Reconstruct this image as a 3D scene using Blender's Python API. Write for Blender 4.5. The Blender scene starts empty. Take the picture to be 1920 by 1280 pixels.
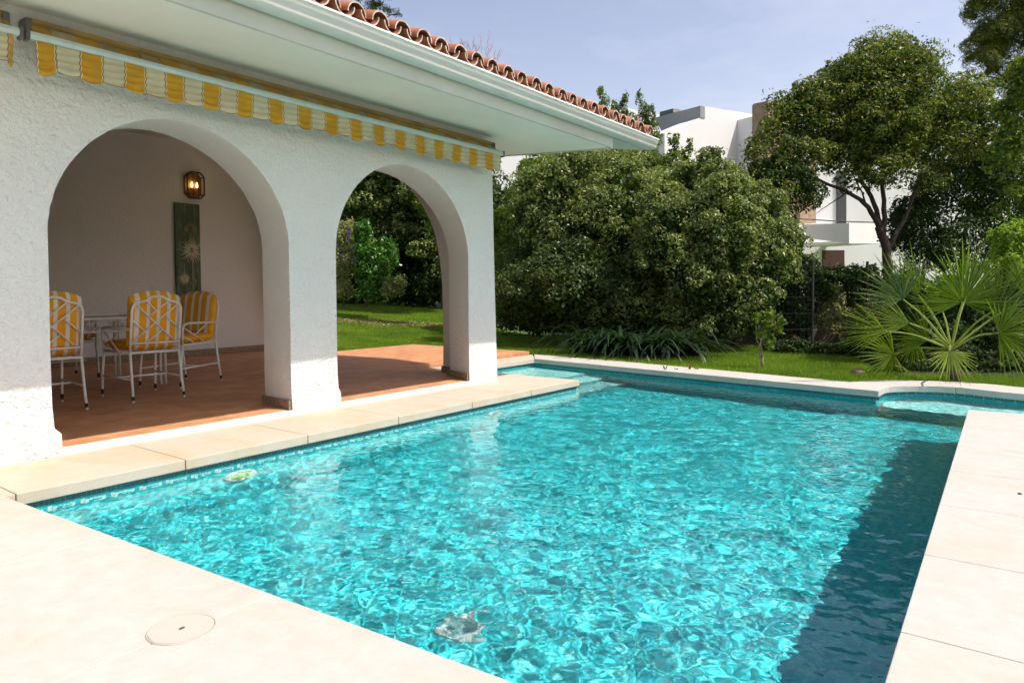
import bpy, bmesh, math, random
import numpy as np
from mathutils import Matrix, Vector
random.seed(7)
RNG = np.random.default_rng(11)
S = bpy.context.scene
COL = S.collection

# ------------------------------------------------------------------ camera
F, CX, CY = 1300.0, 960.0, 587.0            # focal length and optical axis, in photograph pixels
PITCH, ROLL, YAW, H = math.atan(40 / 1300.0), 0.007, math.radians(37.0), 1.02
fw = Vector((math.cos(YAW) * math.cos(PITCH), math.sin(YAW) * math.cos(PITCH), -math.sin(PITCH)))
r0 = Vector((math.sin(YAW), -math.cos(YAW), 0))
u0 = r0.cross(fw)
rt = r0 * math.cos(ROLL) - u0 * math.sin(ROLL)
up = u0 * math.cos(ROLL) + r0 * math.sin(ROLL)
EYE = Vector((0, 0, H))
cam = bpy.data.cameras.new('camera')
cob = bpy.data.objects.new('camera', cam)
COL.objects.link(cob)
cam.sensor_width = 36
cam.lens = F / 1920 * 36
cam.shift_y = (CY - 640) / 1920
cam.clip_start = 0.05
cam.clip_end = 3000
cob.matrix_world = Matrix(((rt.x, up.x, -fw.x, 0), (rt.y, up.y, -fw.y, 0), (rt.z, up.z, -fw.z, H), (0, 0, 0, 1)))
S.camera = cob


def ray(u, v): return fw * F + rt * (u - CX) - up * (v - CY)
def onz(u, v, z): r = ray(u, v); return EYE + r * ((z - H) / r.z)
def ony(u, v, y): r = ray(u, v); return EYE + r * (y / r.y)
def onx(u, v, x): r = ray(u, v); return EYE + r * (x / r.x)
def P(u, v, d): return EYE + ray(u, v) * (d / F)       # d metres in front of the lens
def onp(u, v, p0, n): r = ray(u, v); return EYE + r * ((Vector(p0) - EYE).dot(n) / r.dot(n))


# ------------------------------------------------------------------ scene helpers
def tag(o, label=None, cat=None, group=None, kind=None):
    if label: o['label'] = label
    if cat: o['category'] = cat
    if group: o['group'] = group
    if kind: o['kind'] = kind
    return o


def thing(name, label, cat, loc=(0, 0, 0), rz=0.0, group=None):
    o = bpy.data.objects.new(name, None)
    o.empty_display_size = 0.2
    COL.objects.link(o)
    o.location = loc
    o.rotation_euler = (0, 0, rz)
    return tag(o, label, cat, group)


def link(name, me, mats, parent=None, smooth=False):
    for m in (mats if isinstance(mats, (list, tuple)) else [mats]):
        me.materials.append(m)
    o = bpy.data.objects.new(name, me)
    COL.objects.link(o)
    if parent is not None:
        o.parent = parent
    if smooth:
        me.shade_smooth()
    return o


class MB:
    """collects shapes, builds them as ONE mesh object"""
    def __init__(self): self.v, self.f, self.mi = [], [], []

    def add(self, vs, fs, mi=0):
        b = len(self.v)
        self.v += [tuple(x) for x in vs]
        self.f += [tuple(b + i for i in f) for f in fs]
        self.mi += [mi] * len(fs)

    def box(self, lo, hi, mi=0, M=None):
        (a, b, c), (d, e, g) = lo, hi
        vs = [Vector(p) for p in ((a, b, c), (d, b, c), (d, e, c), (a, e, c), (a, b, g), (d, b, g), (d, e, g), (a, e, g))]
        if M is not None: vs = [M @ p for p in vs]
        self.add(vs, [(0, 3, 2, 1), (4, 5, 6, 7), (0, 1, 5, 4), (1, 2, 6, 5), (2, 3, 7, 6), (3, 0, 4, 7)], mi)

    def prism(self, poly, z0, z1, mi=0, top=True, bottom=True):
        n = len(poly)
        area = sum(poly[i][0] * poly[(i + 1) % n][1] - poly[(i + 1) % n][0] * poly[i][1] for i in range(n))
        if area < 0: poly = poly[::-1]
        z0s = z0 if hasattr(z0, '__len__') else [z0] * n
        vs = [(p[0], p[1], z0s[i]) for i, p in enumerate(poly)] + [(p[0], p[1], z1) for p in poly]
        fs = [(i, (i + 1) % n, n + (i + 1) % n, n + i) for i in range(n)]
        if bottom: fs.append(tuple(range(n - 1, -1, -1)))
        if top: fs.append(tuple(range(n, 2 * n)))
        self.add(vs, fs, mi)

    def loft(self, front, back, mi=0, caps=True):
        """two matching closed outlines in 3-D -> solid"""
        n = len(front)
        fs = [(i, n + i, n + (i + 1) % n, (i + 1) % n) for i in range(n)]
        if caps: fs += [tuple(range(n)), tuple(range(2 * n - 1, n - 1, -1))]
        self.add(list(front) + list(back), fs, mi)

    def tube(self, pts, r, seg=8, mi=0, cap=True):
        pts = [Vector(p) for p in pts]
        n = len(pts)
        rs = r if hasattr(r, '__len__') else [r] * n
        vs, ref = [], None
        for i, p in enumerate(pts):
            t = (pts[min(i + 1, n - 1)] - pts[max(i - 1, 0)]).normalized()
            if ref is None:
                ref = t.orthogonal().normalized()
            ref = (ref - t * ref.dot(t)).normalized()
            b = t.cross(ref)
            for k in range(seg):
                a = 2 * math.pi * k / seg
                vs.append(p + (ref * math.cos(a) + b * math.sin(a)) * rs[i])
        fs = []
        for i in range(n - 1):
            for k in range(seg):
                k2 = (k + 1) % seg
                fs.append((i * seg + k, i * seg + k2, (i + 1) * seg + k2, (i + 1) * seg + k))
        if cap: fs += [tuple(range(seg - 1, -1, -1)), tuple((n - 1) * seg + k for k in range(seg))]
        self.add(vs, fs, mi)

    def extrude(self, prof, x0, x1, mi=0, closed=True):
        """profile in (y, z) swept along x"""
        n = len(prof)
        vs = [(x0, y, z) for y, z in prof] + [(x1, y, z) for y, z in prof]
        m = n if closed else n - 1
        fs = [(i, (i + 1) % n, n + (i + 1) % n, n + i) for i in range(m)]
        if closed: fs += [tuple(range(n - 1, -1, -1)), tuple(range(n, 2 * n))]
        self.add(vs, fs, mi)

    def build(self, name, mats, parent=None, smooth=False, bevel=0.0):
        me = bpy.data.meshes.new(name)
        me.from_pydata(self.v, [], self.f)
        me.polygons.foreach_set('material_index', self.mi)
        me.update()
        o = link(name, me, mats, parent, smooth)
        if smooth == 'auto':
            me.shade_smooth()
            me.set_sharp_from_angle(angle=math.radians(40))
        if bevel:
            b = o.modifiers.new('bevel', 'BEVEL')
            b.width = bevel
            b.segments = 2
            b.limit_method = 'ANGLE'
            b.angle_limit = math.radians(40)
        return o


def fast_mesh(name, V, Fc, mats, parent=None, smooth=False):
    """V (n,3), Fc (m,k) numpy"""
    me = bpy.data.meshes.new(name)
    m, k = Fc.shape
    me.vertices.add(len(V))
    me.vertices.foreach_set('co', np.ascontiguousarray(V, dtype=np.float32).ravel())
    me.loops.add(m * k)
    me.loops.foreach_set('vertex_index', np.ascontiguousarray(Fc, dtype=np.int32).ravel())
    me.polygons.add(m)
    me.polygons.foreach_set('loop_start', np.arange(0, m * k, k, dtype=np.int32))
    me.polygons.foreach_set('loop_total', np.full(m, k, dtype=np.int32))
    me.update()
    return link(name, me, mats, parent, smooth)


def smooth_line(pts, n):
    """Catmull-Rom through pts -> n points, evenly by length"""
    p = [Vector(q) for q in pts]
    p = [p[0] * 2 - p[1]] + p + [p[-1] * 2 - p[-2]]
    out = []
    for i in range(1, len(p) - 2):
        for k in range(12):
            t = k / 12
            a, b, c, d = p[i - 1], p[i], p[i + 1], p[i + 2]
            out.append(0.5 * ((2 * b) + (c - a) * t + (2 * a - 5 * b + 4 * c - d) * t * t + (3 * b - a - 3 * c + d) * t ** 3))
    out.append(p[-2].copy())
    L = [0]
    for i in range(1, len(out)): L.append(L[-1] + (out[i] - out[i - 1]).length)
    res, j = [], 0
    for k in range(n):
        s = L[-1] * k / (n - 1)
        while j < len(L) - 2 and L[j + 1] < s: j += 1
        t = (s - L[j]) / max(1e-9, L[j + 1] - L[j])
        res.append(out[j].lerp(out[j + 1], min(1, max(0, t))))
    return res


# ------------------------------------------------------------------ materials
def new_mat(name):
    m = bpy.data.materials.new(name)
    m.use_nodes = True
    nt = m.node_tree
    b = nt.nodes['Principled BSDF']
    return m, nt, b


def N(nt, kind, **kw):
    n = nt.nodes.new(kind)
    for k, v in kw.items(): setattr(n, k, v)
    return n


def ramp(nt, fac, stops):
    r = nt.nodes.new('ShaderNodeValToRGB')
    e = r.color_ramp.elements
    while len(e) < len(stops): e.new(0.5)
    for i, (p, c) in enumerate(stops):
        e[i].position = p
        e[i].color = (*c, 1)
    nt.links.new(fac, r.inputs[0])
    return r.outputs[0]


def noise(nt, vec, scale, detail=4, rough=0.55):
    n = nt.nodes.new('ShaderNodeTexNoise')
    n.inputs['Scale'].default_value = scale
    n.inputs['Detail'].default_value = detail
    n.inputs['Roughness'].default_value = rough
    nt.links.new(vec, n.inputs['Vector'])
    return n.outputs['Fac']


def objco(nt, scale=None):
    t = nt.nodes.new('ShaderNodeTexCoord').outputs['Object']
    if scale:
        m = nt.nodes.new('ShaderNodeMapping')
        m.inputs['Scale'].default_value = scale
        nt.links.new(t, m.inputs['Vector'])
        t = m.outputs[0]
    return t


def mixc(nt, fac, a, b, mode='MIX'):
    m = nt.nodes.new('ShaderNodeMix')
    m.data_type = 'RGBA'
    m.blend_type = mode
    for i, x in ((0, fac), (6, a), (7, b)):
        if hasattr(x, 'is_output'): nt.links.new(x, m.inputs[i])
        else: m.inputs[i].default_value = x if i == 0 else (*x, 1)
    return m.outputs[2]


def bump(nt, b, height, strength, dist, prev=None):
    n = nt.nodes.new('ShaderNodeBump')
    n.inputs['Strength'].default_value = strength
    n.inputs['Distance'].default_value = dist
    nt.links.new(height, n.inputs['Height'])
    if prev is not None: nt.links.new(prev, n.inputs['Normal'])
    if b is not None: nt.links.new(n.outputs[0], b.inputs['Normal'])
    return n.outputs[0]


def plain(name, c, rough=0.6, var=0.12, scale=8.0, bscale=0, bstr=0.3, bdist=0.004, metal=0.0, spec=0.5, c2=None):
    """a base colour with soft uneven wear and an optional fine relief"""
    m, nt, b = new_mat(name)
    v = objco(nt)
    f = noise(nt, v, scale, 5, 0.6)
    lo = c2 if c2 else tuple(x * (1 - var) for x in c)
    nt.links.new(ramp(nt, f, [(0.32, lo), (0.68, c)]), b.inputs['Base Color'])
    b.inputs['Roughness'].default_value = rough
    b.inputs['Metallic'].default_value = metal
    b.inputs['Specular IOR Level'].default_value = spec
    if bscale: bump(nt, b, noise(nt, v, bscale, 5, 0.6), bstr, bdist)
    return m


def stucco(name, c, scale=1.0, strength=1.0):
    """rough hand-thrown render"""
    m, nt, b = new_mat(name)
    v = objco(nt)
    n1 = noise(nt, v, 42 * scale, 3, 0.55)
    n2 = noise(nt, v, 120 * scale, 3, 0.6)
    n3 = noise(nt, v, 0.9, 4, 0.6)
    n4 = noise(nt, v, 17 * scale, 2, 0.5)
    base = ramp(nt, n3, [(0.3, tuple(x * 0.94 for x in c)), (0.7, c)])
    specks = ramp(nt, n2, [(0.22, (0.70, 0.68, 0.63)), (0.34, (1, 1, 1))])
    nt.links.new(mixc(nt, 0.55, base, mixc(nt, 1.0, base, specks, 'MULTIPLY')), b.inputs['Base Color'])
    b.inputs['Roughness'].default_value = 0.9
    b.inputs['Specular IOR Level'].default_value = 0.2
    h = mixc(nt, 0.4, n1, n4)
    p = bump(nt, None, h, strength, 0.036)
    bump(nt, b, n2, 0.5 * strength, 0.008, p)
    return m


def limestone(name, c, c2, stain, amount=0.6):
    """pale sawn stone with soft rusty blotches"""
    m, nt, b = new_mat(name)
    v = objco(nt)
    vs = objco(nt, (1.0, 0.45, 1.0))
    big = noise(nt, vs, 2.6, 5, 0.62)
    mid = noise(nt, v, 11, 5, 0.65)
    fine = noise(nt, v, 240, 3, 0.6)
    base = ramp(nt, mid, [(0.3, c2), (0.7, c)])
    st = ramp(nt, big, [(0.46, (1, 1, 1)), (0.72, stain)])
    col = mixc(nt, amount, base, mixc(nt, 1.0, base, st, 'MULTIPLY'))
    gr = ramp(nt, fine, [(0.3, (0.9, 0.89, 0.87)), (0.6, (1, 1, 1))])
    nt.links.new(mixc(nt, 1.0, col, gr, 'MULTIPLY'), b.inputs['Base Color'])
    b.inputs['Roughness'].default_value = 0.72
    b.inputs['Specular IOR Level'].default_value = 0.3
    bump(nt, b, fine, 0.25, 0.002, bump(nt, None, mid, 0.15, 0.006))
    return m


def terracotta(name, tile=0.30):
    m, nt, b = new_mat(name)
    v = objco(nt)
    br = nt.nodes.new('ShaderNodeTexBrick')
    br.offset = 0.0
    br.inputs['Scale'].default_value = 1.0
    br.inputs['Brick Width'].default_value = tile
    br.inputs['Row Height'].default_value = tile
    br.inputs['Mortar Size'].default_value = 0.006
    br.inputs['Mortar Smooth'].default_value = 0.6
    br.inputs['Color1'].default_value = (0.54, 0.25, 0.115, 1)
    br.inputs['Color2'].default_value = (0.46, 0.205, 0.09, 1)
    br.inputs['Mortar'].default_value = (0.50, 0.27, 0.15, 1)
    nt.links.new(v, br.inputs['Vector'])
    n1 = noise(nt, v, 5, 5, 0.65)
    worn = ramp(nt, n1, [(0.40, (1, 1, 1)), (0.68, (1.28, 1.45, 1.65))])
    nt.links.new(mixc(nt, 0.8, br.outputs['Color'], mixc(nt, 1.0, br.outputs['Color'], worn, 'MULTIPLY')), b.inputs['Base Color'])
    b.inputs['Roughness'].default_value = 0.55
    b.inputs['Specular IOR Level'].default_value = 0.35
    bump(nt, b, br.outputs['Fac'], -0.3, 0.003)
    return m


def mosaic(name, cols, tile=0.025, grout=(0.35, 0.55, 0.53)):
    """glass mosaic: small square tiles with a tint of their own"""
    m, nt, b = new_mat(name)
    v = objco(nt, (1 / tile,) * 3)
    sn = N(nt, 'ShaderNodeVectorMath', operation='FLOOR')
    off = N(nt, 'ShaderNodeVectorMath', operation='ADD')
    off.inputs[1].default_value = (0.37, 0.37, 0.37)
    nt.links.new(v, off.inputs[0])
    nt.links.new(off.outputs[0], sn.inputs[0])
    wn = nt.nodes.new('ShaderNodeTexWhiteNoise')
    nt.links.new(sn.outputs[0], wn.inputs['Vector'])
    k = len(cols)
    r = nt.nodes.new('ShaderNodeValToRGB')
    r.color_ramp.interpolation = 'CONSTANT'
    e = r.color_ramp.elements
    while len(e) < k: e.new(0.5)
    for i, c in enumerate(cols):
        e[i].position = i / k
        e[i].color = (*c, 1)
    nt.links.new(wn.outputs['Value'], r.inputs[0])
    nt.links.new(r.outputs[0], b.inputs['Base Color'])
    b.inputs['Roughness'].default_value = 0.5
    b.inputs['Specular IOR Level'].default_value = 0.2
    return m


def leafmat(name, cols, trans=0.35, rough=0.45, spec=0.35):
    """cols: dark .. light leaf greens, picked per leaf"""
    m, nt, b = new_mat(name)
    g = nt.nodes.new('ShaderNodeNewGeometry')
    k = len(cols)
    c = ramp(nt, g.outputs['Random Per Island'], [(i / max(1, k - 1), x) for i, x in enumerate(cols)])
    patch = ramp(nt, noise(nt, objco(nt), 1.1, 4, .6), [(0.32, (0.70, 0.74, 0.70)), (0.50, (1, 1, 1)), (0.68, (1.25, 1.18, 1.0))])
    c = mixc(nt, 1.0, c, patch, 'MULTIPLY')
    nt.links.new(c, b.inputs['Base Color'])
    b.inputs['Roughness'].default_value = rough
    b.inputs['Specular IOR Level'].default_value = spec
    t = nt.nodes.new('ShaderNodeBsdfTranslucent')
    tc = mixc(nt, 1.0, c, (1.25, 1.35, 0.5), 'MULTIPLY')
    nt.links.new(tc, t.inputs['Color'])
    mx = nt.nodes.new('ShaderNodeMixShader')
    mx.inputs[0].default_value = trans
    nt.links.new(b.outputs[0], mx.inputs[1])
    nt.links.new(t.outputs[0], mx.inputs[2])
    nt.links.new(mx.outputs[0], nt.nodes['Material Output'].inputs[0])
    return m


def emitter(name, c, s):
    m, nt, b = new_mat(name)
    b.inputs['Base Color'].default_value = (*c, 1)
    b.inputs['Emission Color'].default_value = (*c, 1)
    b.inputs['Emission Strength'].default_value = s
    return m


def glass(name, tint=(1, 1, 1), rough=0.02):
    m, nt, b = new_mat(name)
    tr = nt.nodes.new('ShaderNodeBsdfTransparent')
    tr.inputs[0].default_value = (*tint, 1)
    gl = nt.nodes.new('ShaderNodeBsdfGlossy')
    gl.inputs['Roughness'].default_value = rough
    fr = nt.nodes.new('ShaderNodeFresnel')
    mx = nt.nodes.new('ShaderNodeMixShader')
    nt.links.new(fr.outputs[0], mx.inputs[0])
    nt.links.new(tr.outputs[0], mx.inputs[1])
    nt.links.new(gl.outputs[0], mx.inputs[2])
    nt.links.new(mx.outputs[0], nt.nodes['Material Output'].inputs[0])
    return m


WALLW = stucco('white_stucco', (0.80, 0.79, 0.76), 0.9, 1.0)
INNER = stucco('inner_stucco', (0.66, 0.645, 0.62), 0.8, 0.45)  # same white stucco, dulled in colour for the dim porch
PAINT = plain('eaves_paint', (0.85, 0.83, 0.74), 0.55, 0.07, 1.6, 30, 0.08, 0.003)
FASC = plain('fascia_paint', (0.56, 0.58, 0.50), 0.5, 0.12, 1.2, 30, 0.08, 0.003)
GUTT = plain('gutter_metal', (0.62, 0.63, 0.58), 0.30, 0.08, 2.2)
LIP = plain('gutter_lip', (0.85, 0.85, 0.83), 0.35, 0.04, 3)
TILE = plain('clay_tile', (0.50, 0.19, 0.09), 0.8, 0.45, 9.0, 60, 0.5, 0.004, c2=(0.30, 0.105, 0.055))
TILEIN = plain('clay_under', (0.30, 0.13, 0.07), 0.85, 0.4, 14.0)
LIME = plain('limewash', (0.62, 0.57, 0.50), 0.85, 0.5, 34, c2=(0.28, 0.17, 0.11))
STONE = limestone('deck_stone', (0.54, 0.515, 0.475), (0.48, 0.45, 0.41), (0.97, 0.90, 0.80), 0.9)
STONEA = limestone('coping_stone', (0.55, 0.485, 0.40), (0.51, 0.445, 0.355), (0.98, 0.84, 0.66), 0.8)
COTTO = terracotta('terracotta_floor')
SKIRT = plain('skirting_stone', (0.32, 0.23, 0.145), 0.8, 0.5, 40, 90, 0.5, 0.004)
YEL = plain('yellow_canvas', (0.62, 0.33, 0.02), 0.85, 0.22, 7, 260, 0.2, 0.001)
CREAM = plain('cream_canvas', (0.62, 0.56, 0.40), 0.85, 0.18, 7, 260, 0.2, 0.001)
SEAM = plain('seam_thread', (0.36, 0.20, 0.07), 0.9, 0.2, 30)
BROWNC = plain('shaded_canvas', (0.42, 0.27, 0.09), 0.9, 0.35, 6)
YEL2 = plain('shaded_dirty_yellow', (0.55, 0.30, 0.04), 0.9, 0.35, 9)  # rolled cloth stripes: dirt plus underside shade put into the colour
CREAM2 = plain('shaded_dirty_cream', (0.42, 0.33, 0.19), 0.9, 0.3, 9)
BARM = plain('awning_bar', (0.56, 0.66, 0.68), 0.35, 0.1, 5)
BRKT = plain('grey_bracket', (0.16, 0.15, 0.15), 0.6, 0.4, 20)
DARK = plain('dark_metal', (0.05, 0.045, 0.045), 0.6, 0.4, 20)
WHITEM = plain('white_enamel', (0.84, 0.81, 0.74), 0.4, 0.16, 14)
CUSHY = plain('yellow_cushion', (0.84, 0.38, 0.006), 0.9, 0.12, 12, 220, 0.2, 0.001)
CUSHW = plain('white_cushion', (0.78, 0.72, 0.62), 0.9, 0.08, 12, 220, 0.2, 0.001)
RUBBER = plain('black_rubber', (0.015, 0.015, 0.015), 0.6, 0.3, 30)
TGLASS = plain('frosted_glass', (0.36, 0.35, 0.34), 0.25, 0.06, 3)
POOLT = mosaic('pool_mosaic', [(0.020, 0.295, 0.335), (0.027, 0.335, 0.375), (0.036, 0.365, 0.395), (0.016, 0.27, 0.325), (0.085, 0.39, 0.40), (0.022, 0.31, 0.35)])
POOLS = mosaic('pool_step_mosaic', [(0.09, 0.22, 0.23), (0.11, 0.25, 0.25), (0.08, 0.20, 0.22), (0.13, 0.27, 0.27)])
KEYT = plain('key_tile_teal', (0.03, 0.36, 0.40), 0.4, 0.2, 40)
KEYW = plain('key_tile_pale', (0.42, 0.58, 0.55), 0.4, 0.12, 40)
LINET = plain('shaded_line_tile', (0.035, 0.15, 0.15), 0.4, 0.35, 45)  # wall mosaic with the shade under the coping put into its colour
SOIL = plain('garden_soil', (0.10, 0.075, 0.05), 0.95, 0.5, 6, 30, 0.8, 0.03)
BARK = plain('bark', (0.13, 0.095, 0.065), 0.9, 0.5, 14, 40, 0.8, 0.02)
DBARK = plain('dark_bark', (0.075, 0.052, 0.036), 0.95, 0.5, 12, 34, 1.0, 0.03)
PALEBARK = plain('pale_bark', (0.36, 0.29, 0.2), 0.9, 0.4, 18, 50, 0.6, 0.01)

# ------------------------------------------------------------------ plan of the pool (x along the arcade, y towards it)
A_Y = 4.17                                        # pool-side edge of the arcade coping
WY, WB = 4.93, 5.40                               # arcade wall: front and back face
near_a, near_b = (1.235, A_Y), (1.475, 0.285)     # near edge of the water
right_a, right_b = (1.475, 0.285), (6.97, 0.435)  # right-hand deck edge
bay_end = (7.05, -1.6)
A_end = (6.82, A_Y)
alc_l = (6.88, 6.06)
far_l = (8.617, 6.07)
far_r = (7.745, 1.235)
bay_px = [(1648, 733), (1658, 726.7), (1675, 724), (1733, 723.3), (1800, 726.3), (1858, 732.5), (1891, 735.8), (1920, 738.3)]
bay_in = [onz(u, v, 0) for u, v in bay_px]
bay_in = [Vector((far_r[0], far_r[1], 0))] + bay_in[1:] + [Vector((8.22, -0.5, 0)), Vector((7.95, -1.1, 0)), Vector((7.5, -1.5, 0))]
bay_in = smooth_line(bay_in, 40)
bay = [(p.x, p.y) for p in bay_in]
pool_poly = [near_b, right_b, bay_end] + bay[::-1] + [far_l, alc_l, A_end, near_a]
WZ = -0.105                                       # water level
FLOOR = -0.94


def inset(poly, d):
    """move a closed outline outwards by d (counter-clockwise outlines grow)"""
    n = len(poly)
    ar = sum(poly[i][0] * poly[(i + 1) % n][1] - poly[(i + 1) % n][0] * poly[i][1] for i in range(n))
    s = 1 if ar > 0 else -1
    out = []
    for i in range(n):
        a, b, c = Vector(poly[i - 1]), Vector(poly[i]), Vector(poly[(i + 1) % n])
        e1, e2 = (b - a).normalized(), (c - b).normalized()
        n1, n2 = Vector((e1.y, -e1.x)) * s, Vector((e2.y, -e2.x)) * s
        m = (n1 + n2)
        m = m.normalized() if m.length > 1e-6 else n1
        k = max(0.5, m.dot(n1))
        q = b + m * (d / k)
        out.append((q.x, q.y))
    return out


shell = inset(pool_poly, 0.03)                    # the tiled walls stand 3 cm back under the coping


def ngon_floor(mb, poly, z, mi=0, flip=False):
    f = tuple(range(len(poly)))
    mb.add([(x, y, z) for x, y in poly], [f if not flip else f[::-1]], mi)


basin = MB()
n = len(shell)
ar = sum(shell[i][0] * shell[(i + 1) % n][1] - shell[(i + 1) % n][0] * shell[i][1] for i in range(n))
sh = shell if ar > 0 else shell[::-1]
vs = [(x, y, FLOOR) for x, y in sh] + [(x, y, -0.064) for x, y in sh]
fs = [((i + 1) % n, i, n + i, n + (i + 1) % n) for i in range(n)]
basin.add(vs, fs)
ngon_floor(basin, sh, FLOOR)
basin_o = tag(basin.build('pool_floor', [POOLT]), 'turquoise mosaic pool basin', None, None, 'structure')

# steps in the alcove beyond the arcade, bench in the rounded bay
st = MB()
st.prism([(6.86, 5.05), (8.46, 5.02), (8.64, 6.09), (6.86, 6.08)], FLOOR + 0.005, -0.30)
st.prism([(6.86, 4.70), (8.40, 4.66), (8.457, 5.015), (6.86, 5.045)], FLOOR + 0.005, -0.52)
st.prism([(6.86, 4.35), (8.34, 4.31), (8.397, 4.655), (6.86, 4.695)], FLOOR + 0.005, -0.74)
steps_o = tag(st.build('pool_steps', [POOLS], bevel=0.01), 'pale mosaic steps under water in the alcove beyond the arcade', 'pool steps', None, 'structure')
bb = MB()
binset = [(x - 0.0, y) for x, y in inset(bay, 0.0)]
bpoly = [(7.79, 1.20)] + [(p[0] + 0.02, p[1]) for p in bay[2:-2]] + [(7.35, -1.2), (7.6, 0.25)]
bb.prism(bpoly, FLOOR + 0.005, -0.42)
bench_o = tag(bb.build('pool_bench', [POOLS], bevel=0.01), 'pale mosaic bench under water in the rounded bay', 'pool bench', None, 'structure')

# Greek-key frieze and the shade-dark tile line on the arcade side, waterline on the far side
KEY = ["1111111", "1000001", "1011101", "1010101", "1000101"]
KEY = ["0000001", "1111101", "1000101", "1011101", "1000000"]
fr = MB()
t = 0.0225
x = 1.30
ci = 0
yk = A_Y + 0.03 - 0.004
while x < 6.80:
    for r in range(5):
        z1 = -0.118 - r * t
        mi = 1 if KEY[r][ci % 7] == '1' else 0
        fr.add([(x + .001, yk, z1 - t + .001), (x + t - .001, yk, z1 - t + .001), (x + t - .001, yk, z1 - .001), (x + .001, yk, z1 - .001)], [(0, 1, 2, 3)], mi)
    x += t
    ci += 1
frieze_o = tag(fr.build('pool_frieze', [KEYT, KEYW]), 'greek key mosaic frieze below the water line on the arcade side', 'mosaic frieze', None, 'structure')
ln = MB()


def tile_line(a, b, off):
    a, b = Vector(a), Vector(b)
    d = (b - a)
    L = d.length
    d.normalize()
    nn = Vector((d.y, -d.x)) * off
    k = int(L / 0.026)
    for i in range(k):
        p, q = a + d * (i * 0.026 + .0015) + nn, a + d * (i * 0.026 + .0245) + nn
        ln.add([(p.x, p.y, -0.096), (q.x, q.y, -0.096), (q.x, q.y, -0.0655), (p.x, p.y, -0.0655)], [(0, 1, 2, 3)])


tile_line((1.235, A_Y + 0.03), (6.82, A_Y + 0.03), 0.004)
tile_line((far_r[0] + .03, far_r[1]), (far_l[0] + .03, far_l[1]), -0.004)
tile_line((6.9, 6.09), (8.6, 6.10), 0.004)
for i in range(0, len(bay) - 6, 1):
    tile_line((bay[i + 1][0] + .03, bay[i + 1][1] + .01), (bay[i][0] + .03, bay[i][1] + .01), -0.004)
line_o = tag(ln.build('pool_waterline', [LINET]), 'dark mosaic line with the coping shade in its colour', 'mosaic line', None, 'structure')

# ------------------------------------------------------------------ water
step = 0.007
xs = np.arange(1.19, 8.75, step)
ys = np.arange(-1.66, 6.14, step)
X, Y = np.meshgrid(xs, ys, indexing='ij')
Z = np.zeros_like(X)
rw = np.random.default_rng(5)
WL0, WLR, WS, WE = 0.03, 6.5, 0.0070, 0.12
for i in range(110):
    lam = WL0 * (WLR ** rw.random())
    th = rw.normal(math.radians(25), 1.2)
    k = 2 * math.pi / lam
    s = WS * (lam / 0.3) ** WE
    Z += s / k * np.sin(k * (X * math.cos(th) + Y * math.sin(th)) + rw.random() * 6.283)
nx, ny = X.shape
V = np.stack([X, Y, Z + WZ], -1).reshape(-1, 3)
I = (np.arange(nx - 1)[:, None] * ny + np.arange(ny - 1)[None, :]).ravel()
Fq = np.stack([I, I + ny, I + ny + 1, I + 1], -1)
# keep only the cells of the pool


def inside(poly, px, py):
    res = np.zeros(px.shape, bool)
    m = len(poly)
    for i in range(m):
        (x1, y1), (x2, y2) = poly[i], poly[(i + 1) % m]
        if y1 == y2: continue
        c = ((y1 > py) != (y2 > py)) & (px < (x2 - x1) * (py - y1) / (y2 - y1) + x1)
        res ^= c
    return res


big = inset(pool_poly, 0.05)
cxs, cys = X[:-1, :-1].ravel() + step / 2, Y[:-1, :-1].ravel() + step / 2
Fq = Fq[inside(big, cxs, cys)]
used = np.unique(Fq)
remap = np.zeros(len(V), np.int64)
remap[used] = np.arange(len(used))
wm = bpy.data.materials.new('pool_water')
wm.use_nodes = True
nt = wm.node_tree
nt.nodes.clear()
g = nt.nodes.new('ShaderNodeBsdfGlass')
g.inputs['Roughness'].default_value = 0.0
g.inputs['IOR'].default_value = 1.333
g.inputs['Color'].default_value = (0.93, 1.0, 1.0, 1)
o = nt.nodes.new('ShaderNodeOutputMaterial')
nt.links.new(g.outputs[0], o.inputs[0])
water_o = tag(fast_mesh('water', V[used], remap[Fq], wm, None, True), 'rippled turquoise pool water', None, None, 'structure')
water_o.cycles.is_caustics_caster = True
for q in (basin_o, steps_o, bench_o, frieze_o):
    q.cycles.is_caustics_receiver = True

# ------------------------------------------------------------------ paving
SL = -0.065


def slab(mb, pts, z=0.0, gap=0.0012):
    q = inset(pts, -gap)
    mb.prism(q, z + SL, z)


bed = MB()       # mortar bed under every slab, 8 mm down so the joints read as thin dark lines
near_dir = Vector((near_b[0] - near_a[0], near_b[1] - near_a[1]))


def near_x(y): return near_a[0] + (y - A_Y) / (near_b[1] - A_Y) * (near_b[0] - near_a[0])


def right_y(x): return right_a[1] + (x - right_a[0]) / (right_b[0] - right_a[0]) * (right_b[1] - right_a[1])


dk = MB()
# left deck: rows along x between joints
ysj = [-6.0, -3.6, -1.2, right_y(near_b[0]), 2.05, 3.12, A_Y + 0.0]
ysj[3] = near_b[1]
for i in range(3, len(ysj) - 1):
    a, b = ysj[i], ysj[i + 1]
    for xa, xb in ((-6, -3.4), (-3.4, -1.0), (-1.0, None)):
        if xb is None:
            slab(dk, [(xa, a), (near_x(a), a), (near_x(b), b), (xa, b)])
        else:
            slab(dk, [(xa, a), (xb, a), (xb, b), (xa, b)])
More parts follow.
